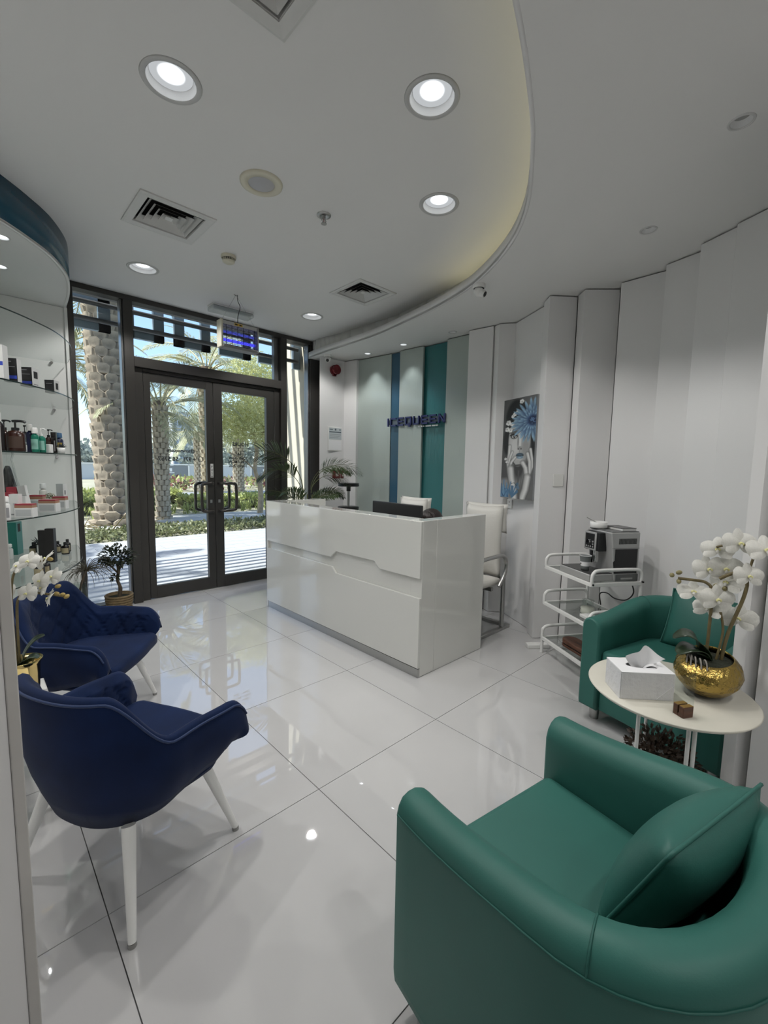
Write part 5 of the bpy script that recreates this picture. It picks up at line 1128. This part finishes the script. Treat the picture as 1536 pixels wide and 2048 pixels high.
# cellophane wrapped cone
t = P3('wrapped_gift', 'black cone bottle wrapped in clear cellophane', 'gift', 4, -.835, 2.56, 0, None)
obj('cone', MB().lathe([(0, 0), (.05, 0), (.046, .16), (.02, .29), (.012, .31), (0, .312)], 20), amberd, t)
cw = MB(); cel = glass_mat('cellophane', (.90, .91, .91), 1.6)
def cf(u, v): a = 2*PI*u; r = (.075-.055*v+(.02 if v > .9 else 0))*(1+.16*math.sin(7*a+9*v)+.08*math.sin(13*a)); return (r*math.cos(a), r*math.sin(a), .40*v)
cw.grid(cf, 36, 10, 0, False, cu=True); obj('cellophane', cw, cel, t)
# lowest glass shelf
carton('tall teal carton at the left of the lowest glass shelf', 5, -.80, 3.12, .085, .10, .262, FACE+.1, tealb, teall, [(1, -.25, .2, .70, .95, 3)])
bottle('short white bottle before the teal carton', 5, -.838, 2.90, .021, .117, boxg, wpl, 'wide')
for i, (x, y, r, h, lb) in enumerate([(-.682, 3.0, .031, .102, 'left of the two black cartons'), (-.530, 2.985, .026, .097, 'right of the black cartons'), (-.492, 2.875, .028, .099, 'nearest the shelf end'), (-.462, 2.99, .023, .106, 'at the back end of the shelf'), (-.732, 2.125, .029, .100, 'closest to the shelf edge'), (-.69, 2.19, .024, .096, 'second from the shelf edge')]):
    bottle('small black bottle with cream label, '+lb, 5, x, y, r, h, amberd, blk, 'cap', kraft, 'cream labelled bottles on the lowest glass shelf')
t = P3('spiky_plant', 'spiky plant in a black pot with white label', 'potted plant', 5, -.648, 2.95, FACE, None); obj('pot', MB().box(-.022, .022, -.022, .022, 0, .095), amberd, t, bev=.002); obj('label', MB().box(-.012, .016, -.0228, -.0222, .015, .085), boxg, t); spikes(t, .09, .07, 16, 2)
carton('wide black carton on the lowest glass shelf', 5, -.633, 2.812, .066, .04, .218, FACE, amberd, blk, [(1, -.4, .4, .05, .9, 3)])
carton('tallest black carton on the lowest glass shelf', 5, -.615, 2.59, .055, .04, .255, FACE, amberd, blk)

# ================================================================== OUTSIDE
pav = mat('pale paver', (.33, .34, .36), .8, noise=.08, nscale=4); pavg = mat('paver joint', (.30, .29, .27), .9)
ground = struct('ground', MB().box(-40, 60, 3.47, 100, -.25, -.012), mat('dry earth', (.27, .26, .19), .95, noise=.2, nscale=.6), 'sandy ground outside the shop', 'ground')
terr = struct('pavement', MB().box(-5, 9, 3.47, 7.45, -.02, -.004), pavg, 'pale paved terrace outside the door', 'pavement')
pv = MB().box(.003, .597, .003, .297, -.0038, .004).mesh('paver', pav)
for j in range(13):
    for i in range(22):
        x = -4.4+.6*i+(.3 if j % 2 else 0); y = 3.53+.3*j
        if x < -2.2 or x > 6.6: continue
        link('paver', pv, terr, (x, y, 0))
crm = mat('cream render', (.50, .465, .38), .85, noise=.04, nscale=5)
struct('wall_outside', MB().box(2.36, 2.7, 3.48, 4.22, 0, 4.6), crm, 'cream outside wall with slat shadows beside the window', 'wall')
struct('canopy', MB().box(-2.6, 2.36, 3.475, 3.74, 3.02, 3.12), mat('canopy grey', (.42, .41, .40), .7), 'grey canopy edge above the shop window', 'canopy')  # solid depth added to keep direct sun off the indoor floor
sla = struct('pergola', MB().box(-5.2, -5.1, 3.5, 6.3, 4.30, 4.42).box(2.36, 2.46, 3.5, 6.3, 4.30, 4.42), alul, 'slatted pergola above the terrace', 'pergola')
sm_ = MB().box(-5.1, 2.36, -.035, .035, 4.31, 4.40).mesh('slat', alul)
for k in range(10): link('slat', sm_, sla, (0, 3.98+.20*k, 0))
# big shop letters on two rails, seen from behind
sg = thing('shop_sign', 'large teal shop letters on two rails seen from behind', 'sign', (.70, 3.83, 2.86))
for z in (-.045, .115): obj('rail', MB().cyl((-2.4, -.06, z), (1.6, -.06, z), .024, n=10), alul, sg)
tlm = mat('deep teal letter', (.012, .07, .085), .5); tl2 = mat('letter back grey', (.32, .40, .45), .6)  # grey lightened to carry the sky's backlight in the letter colour
x = 1.66
for ch in 'ICEQUEEN':
    w_, h_, k_ = .40, .62, .105; BB = []
    if ch == 'I': BB = [(0, k_, 0, h_)]; w_ = k_
    else:
        if ch in 'CEQU': BB += [(0, k_, 0, h_), (0, w_, 0, k_)]
        if ch in 'CEQ': BB.append((0, w_, h_-k_, h_))
        if ch == 'E': BB.append((0, w_*.9, h_/2-k_/2, h_/2+k_/2))
        if ch in 'QU': BB.append((w_-k_, w_, 0, h_))
        if ch == 'N': BB += [(0, k_, 0, h_), (w_-k_, w_, 0, h_)]
    mb = MB()
    for a, b, c, d in BB: mb.box(x-b, x-a, -.025, .03, c-.13, d-.13)
    if ch == 'N': mb.prism([(x, h_-.12), (x-.09, h_-.12), (x-w_, -.12), (x-w_+.09, -.12)], -.03, .03, 0, Matrix(((1, 0, 0, 0), (0, 0, 1, 0), (0, 1, 0, 0), (0, 0, 0, 1))))
    obj('letter', mb, [tl2, tlm], sg); x -= w_+.11
# planting beds, kerb, path, road
struct('kerb_path', MB().box(-20, 40, 8.75, 10.9, -.012, .03), mat('white path', (.42, .42, .41), .85), 'bright concrete path beyond the ground cover', 'path')
struct('road', MB().box(-60, 80, 16.8, 21.0, -.012, .01), mat('blue grey asphalt', (.20, .22, .26), .8), 'blue grey road beyond the hedge', 'road')
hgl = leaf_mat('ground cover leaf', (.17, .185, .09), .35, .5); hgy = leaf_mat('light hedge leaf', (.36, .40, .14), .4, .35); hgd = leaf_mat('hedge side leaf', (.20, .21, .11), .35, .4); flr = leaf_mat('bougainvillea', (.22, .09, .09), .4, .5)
def scatter(name, label, cat, x0, x1, y0, y1, z0, z1, n, L, mts, seed, topbias=.5, mfun=None):
    b = MB(); rg = random.Random(seed)
    for k in range(n):
        p = V((rg.uniform(x0, x1), rg.uniform(y0, y1), z0+(z1-z0)*rg.random()**topbias)); d = V((rg.gauss(0, 1), rg.gauss(0, 1), rg.gauss(.3, .8))).normalized(); s = d.cross(V((rg.gauss(0, 1), rg.gauss(0, 1), 1))).normalized()*L*.28; l = L*rg.uniform(.6, 1.2)
        b.add([p, p+d*l*.5-s, p+d*l, p+d*l*.5+s], [(0, 1, 2, 3)], mfun(p, rg) if mfun else 0)
    o = obj(name, b, mts, None, kind='stuff'); return tag(o, label, cat)
scatter('ground_cover', 'low leafy ground cover behind the terrace', 'plants', -3, 9, 7.5, 8.7, 0, .10, 9000, .10, hgl, 1)
for k in range(26):
    b = MB(); rg = random.Random(k)
    if k == 0:
        for q in range(60): d = V((rg.gauss(0, .5), rg.gauss(0, .5), 1)).normalized(); p = V((rg.gauss(0, .05), rg.gauss(0, .05), rg.uniform(0, .25))); s = V((rg.gauss(0, 1), rg.gauss(0, 1), 0)).normalized()*.02; b.add([p-s, p+s, p+d*.13], [(0, 1, 2)])
        seedl = b.mesh('seedling', hgy)
    o = link('seedling', seedl, None, (.6+.28*k, 11.35+.1*math.sin(k*2.3), .0), k*1.3); tag(o, 'small pale conifer seedling in the row behind the path', 'shrub', 'row of conifer seedlings')
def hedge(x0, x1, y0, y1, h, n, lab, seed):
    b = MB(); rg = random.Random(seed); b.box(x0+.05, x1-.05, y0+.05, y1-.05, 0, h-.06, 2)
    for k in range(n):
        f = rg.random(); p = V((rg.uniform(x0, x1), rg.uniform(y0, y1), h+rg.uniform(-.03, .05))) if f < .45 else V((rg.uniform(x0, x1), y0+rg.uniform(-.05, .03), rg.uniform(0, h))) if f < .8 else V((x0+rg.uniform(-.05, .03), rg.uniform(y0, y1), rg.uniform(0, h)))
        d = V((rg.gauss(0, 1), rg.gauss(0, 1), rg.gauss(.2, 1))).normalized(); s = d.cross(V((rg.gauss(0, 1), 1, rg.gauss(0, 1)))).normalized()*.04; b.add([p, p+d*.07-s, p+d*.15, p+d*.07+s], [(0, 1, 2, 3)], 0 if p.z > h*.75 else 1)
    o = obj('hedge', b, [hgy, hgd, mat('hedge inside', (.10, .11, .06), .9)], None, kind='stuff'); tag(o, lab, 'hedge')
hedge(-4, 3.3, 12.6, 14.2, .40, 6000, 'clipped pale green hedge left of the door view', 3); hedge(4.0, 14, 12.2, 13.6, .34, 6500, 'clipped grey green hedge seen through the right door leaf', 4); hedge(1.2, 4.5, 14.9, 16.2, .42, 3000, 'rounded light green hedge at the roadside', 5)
scatter('median_flowers', 'reddish flowering strip across the road', 'plants', 4, 40, 22, 27, 0, .55, 5000, .35, [hgd, flr, hgy], 6, mfun=lambda p, rg: 1 if rg.random() < .45 else rg.choice((0, 2)))
# hoarding fence far across the road
hf = thing('hoarding_fence', 'grey printed hoarding fence across the road', 'fence', (0, 42, 0))
hm = [mat('hoarding grey', (.20, .22, .24), .6), mat('hoarding pale', (.50, .53, .56), .6), mat('hoarding mid', (.33, .36, .39), .6)]
for k in range(16):
    o = obj('panel', MB().box(-8+3.2*k, -8+3.2*k+3.17, -.05, .05, 0, 1.28+.02*(k % 3)), hm[[1, 2, 1, 0, 1, 2, 0, 1, 1, 0, 2, 1, 1, 0, 0, 1][k]], hf)
    if k in (5, 6, 9, 13, 14): obj('print', MB().box(-8+3.2*k+1.2, -8+3.2*k+1.9, -.06, -.051, .55, .62).box(-8+3.2*k+1.4, -8+3.2*k+1.7, -.06, -.051, .70, 1.0), paper, hf)
    obj('post', MB().box(-8+3.2*k-.06, -8+3.2*k+.06, -.12, -.05, 0, 1.34), wpl, hf)
obj('top_rail', MB().box(-8, 43.2, -.12, -.05, 1.30, 1.40), wpl, hf)
# far tower
tw = thing('tower_building', 'pale high building far behind the palms', 'building', (41, 122, 0))
tm = mat('far pale wall', (.60, .64, .68), .9); obj('walls', MB().box(-3.0, 2.2, -3, 3, 0, 13.2).box(-2.4, 1.6, -2.5, 2.5, 13.2, 15), tm, tw)
wmsh = MB().box(-.35, .35, -.06, 0, -.5, .5).mesh('window', mat('far window', (.33, .40, .46), .4))
for j in range(7):
    for i in range(4): link('window', wmsh, tw, (-2.3+1.25*i, -3.0, 1.8+1.65*j))
# distant tree belt
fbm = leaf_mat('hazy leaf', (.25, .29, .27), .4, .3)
for k, (x, y, r, h) in enumerate([(1.5, 46, 3.2, 4.2), (6.0, 48, 3.0, 3.6), (12, 50, 3.4, 3.4), (19, 48, 3.6, 4.0), (25, 47, 3.0, 4.5), (31, 48, 3.5, 4.2), (-4, 47, 3.2, 4.5), (37, 50, 3.4, 4)]):
    t = thing('far_tree', 'hazy far tree behind the hoarding fence', 'tree', (x, y, 0), 0, 'hazy trees behind the hoarding')
    b = MB(); rg = random.Random(50+k)
    for q in range(700):
        d = V((rg.gauss(0, 1), rg.gauss(0, 1), rg.gauss(0, .8))).normalized()*rg.uniform(.5, 1); p = V((d.x*r, d.y*r*.7, h*.55+d.z*h*.45)); u = V((rg.gauss(0, 1), rg.gauss(0, 1), rg.gauss(0, 1))).normalized(); s = u.cross(V((0, 1, .2))).normalized()*.16; b.add([p, p+u*.25-s, p+u*.5, p+u*.25+s], [(0, 1, 2, 3)])
    obj('crown', b, fbm, t, kind='stuff'); obj('trunk', MB().cyl((0, 0, 0), (0, 0, h*.5), .2, .12, 8), bark, t)
# ------------------------------------------------------------------ date palms
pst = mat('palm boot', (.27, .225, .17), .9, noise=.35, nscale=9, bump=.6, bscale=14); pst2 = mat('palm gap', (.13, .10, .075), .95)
fl_ = leaf_mat('date palm leaf', (.40, .41, .26), .5, .3); fl2 = mat('palm rib', (.48, .44, .28), .6)
PF = [frond_data('frond', 2.5, 58, .50, 1.15, -.55, [fl_, fl2], .011, .25, seed=31, stem0=.16, rad=.03), frond_data('frond', 2.4, 56, .48, .55, -1.0, [fl_, fl2], .011, .35, seed=32, stem0=.16, rad=.03), frond_data('frond', 2.2, 52, .46, -.05, -1.25, [fl_, fl2], .011, .4, seed=33, stem0=.16, rad=.028)]
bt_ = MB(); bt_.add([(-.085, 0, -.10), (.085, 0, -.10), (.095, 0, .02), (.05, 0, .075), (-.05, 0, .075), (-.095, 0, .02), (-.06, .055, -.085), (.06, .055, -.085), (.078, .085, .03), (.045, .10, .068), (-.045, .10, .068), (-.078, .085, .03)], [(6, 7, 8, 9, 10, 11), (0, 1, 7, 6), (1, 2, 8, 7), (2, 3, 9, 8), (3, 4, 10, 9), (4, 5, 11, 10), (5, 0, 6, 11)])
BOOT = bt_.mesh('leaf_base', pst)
def palm(label, x, y, h, r0, r1, nfr, scale, seed, boots=None, lean=(0, 0), azr=None):
    t = thing('date_palm', label, 'palm tree', (x, y, 0), 0, 'date palms outside the shop'); rg = random.Random(seed)
    def ctr(z): return V((lean[0]*z/h, lean[1]*z/h, z))
    def rad(z): s = z/h; return (r0*1.22-(r0*.22)*min(1, s/.12) if s < .12 else r0+(r1-r0)*(s-.12)/.88)
    prof = 26; mb = MB(); mb.tube([ctr(h*i/prof) for i in range(prof+1)], [rad(h*i/prof)*.97 for i in range(prof+1)], 14); obj('trunk', mb, pst2, t)
    if boots:
        rows = int(h/.175); cnt = 0
        for j in range(rows):
            z = .08+.175*j; n_ = 8
            for i in range(n_):
                a = 2*PI*(i+.5*(j % 2))/n_+rg.uniform(-.05, .05)
                if math.sin(a) > .45: continue            # the far side of the trunk is never seen
                c = ctr(z); q = rad(z); o = link('leaf_base', BOOT, t, (c.x+q*.93*math.cos(a), c.y+q*.93*math.sin(a), z+rg.uniform(-.015, .015)), rot=(rg.uniform(-.08, .12), 0, a-PI/2)); s_ = q/.30*rg.uniform(.95, 1.12); k = 1.0+(.9*max(0, 1-z/.5)); o.scale = (s_*1.42, s_*k*.9, 1.32)
    else:
        b = MB(); rows = int(h/.13)
        for j in range(rows):
            z = .05+.13*j; n_ = 8
            for i in range(n_):
                a = 2*PI*(i+.5*(j % 2))/n_; c = ctr(z); q = rad(z); M = Matrix.Translation((c.x+q*.9*math.cos(a), c.y+q*.9*math.sin(a), z)) @ Matrix.Rotation(a-PI/2+rg.uniform(-.1, .1), 4, 'Z') @ Matrix.Diagonal((q/.24, q/.22, 1.05, 1))
                b.add([(-.085, 0, -.09), (.085, 0, -.09), (.09, .01, .02), (-.09, .01, .02), (-.07, .055, -.07), (.07, .055, -.07), (.08, .09, .045), (-.08, .09, .045)], [(4, 5, 6, 7), (0, 1, 5, 4), (1, 2, 6, 5), (3, 0, 4, 7), (2, 3, 7, 6)], 0, False, M)
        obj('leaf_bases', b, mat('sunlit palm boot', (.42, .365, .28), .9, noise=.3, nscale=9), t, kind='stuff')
    top = ctr(h)
    for k in range(nfr):
        az = 2.399*k+rg.uniform(-.2, .2); ty = 0 if k < nfr*.34 else 1 if k < nfr*.72 else 2
        o = link('frond', PF[ty], t, (top.x+.12*math.cos(az), top.y+.12*math.sin(az), h-.05-.12*ty), rot=(rg.uniform(-.25, .25), rg.uniform(-.15, .15), az)); s_ = scale*rg.uniform(.85, 1.08); o.scale = (s_, s_, s_)
    return t
palm('thick date palm trunk close behind the left window', 1.37, 9.87, 6.3, .30, .33, 26, 1.15, 1, boots=True, lean=(-.12, .0))
palm('date palm seen through the left door leaf', 2.48, 10.25, 2.95, .135, .15, 30, .80, 2)
palm('tall date palm whose crown fills the transom', 5.15, 14.0, 4.75, .20, .25, 26, 1.05, 3)
palm('date palm with fronds left of the thick trunk', .55, 12.6, 4.1, .17, .2, 34, 1.0, 4)
palm('distant slim date palm just left of the door meeting line', 7.41, 20.8, 3.0, .20, .21, 28, .95, 5)
palm('distant date palm behind the round tree', 8.23, 18.2, 3.2, .21, .22, 26, .9, 6)
palm('far left date palm beyond the hedge', -1.6, 19, 4.6, .2, .22, 26, 1.1, 7)
palm('date palm left of the terrace whose shade falls on the pavers', -4.6, 6.2, 5.2, .2, .22, 30, 1.1, 8)
# round light green tree
t = thing('round_tree', 'light green feathery tree with forked pale trunk by the path', 'tree', (5.1, 10.2, 0))
tb_ = mat('pale tree bark', (.36, .28, .18), .85, noise=.25, nscale=8)
obj('trunk', MB().tube(smoothline([(0, 0, 0), (.03, 0, .5), (.0, 0, .95)], 4), [.085]*4+[.075]*5, 9), tb_, t)
for P, r in [([(0, 0, .92), (-.14, 0, 1.3), (-.06, .05, 1.9), (-.25, 0, 2.6)], .055), ([(0, 0, .92), (.20, .02, 1.25), (.22, 0, 1.75), (.35, 0, 2.4)], .05), ([(-.12, 0, 1.25), (-.5, -.05, 1.55), (-.9, 0, 1.75)], .022), ([(.2, 0, 1.3), (.12, -.1, 1.8), (.0, -.15, 2.6)], .03)]: obj('branch', MB().tube(smoothline(P, 5), r, 7), tb_, t)
b = MB(); rg = random.Random(77)
blobs = [(-.35, 0, 3.3, 1.05, .95), (.35, .1, 3.2, 1.0, .95), (-.75, .1, 2.55, .75, .6), (.55, 0, 2.4, .75, .65), (0, .2, 4.0, .8, .65), (-.1, -.3, 2.6, .8, .7)]
for k in range(15000):
    c = blobs[k % len(blobs)]; d = V((rg.gauss(0, 1), rg.gauss(0, 1), rg.gauss(0, 1))).normalized()*rg.random()**.4; p = V((c[0]+d.x*c[3], c[1]+d.y*c[3], c[2]+d.z*c[4])); u = V((rg.gauss(0, 1), rg.gauss(0, 1), rg.gauss(-.2, 1))).normalized(); s = u.cross(V((rg.gauss(0, 1), 1, .3))).normalized()*.012; b.add([p-s, p+s, p+u*.085+s*.6, p+u*.085-s*.6], [(0, 1, 2, 3)])
obj('foliage', b, leaf_mat('feathery leaf', (.60, .60, .30), .5, .3), t, kind='stuff')
# dry cuttings round the thick palm
b = MB(); rg = random.Random(15)
for k in range(60):
    a = rg.uniform(0, 2*PI); r = rg.uniform(.3, 1.1); p = V((1.2+r*math.cos(a), 9.1+.5*math.sin(a), .05)); d = V((rg.gauss(0, 1), rg.gauss(0, .5), rg.uniform(0, .25))).normalized(); b.tube([p, p+d*.3, p+d*.55+V((0, 0, -.03))], [.014, .010, .004], 4)
tag(obj('dry_branches', b, stemm, None, kind='stuff'), 'dry cut branches around the thick palm foot', 'branches')
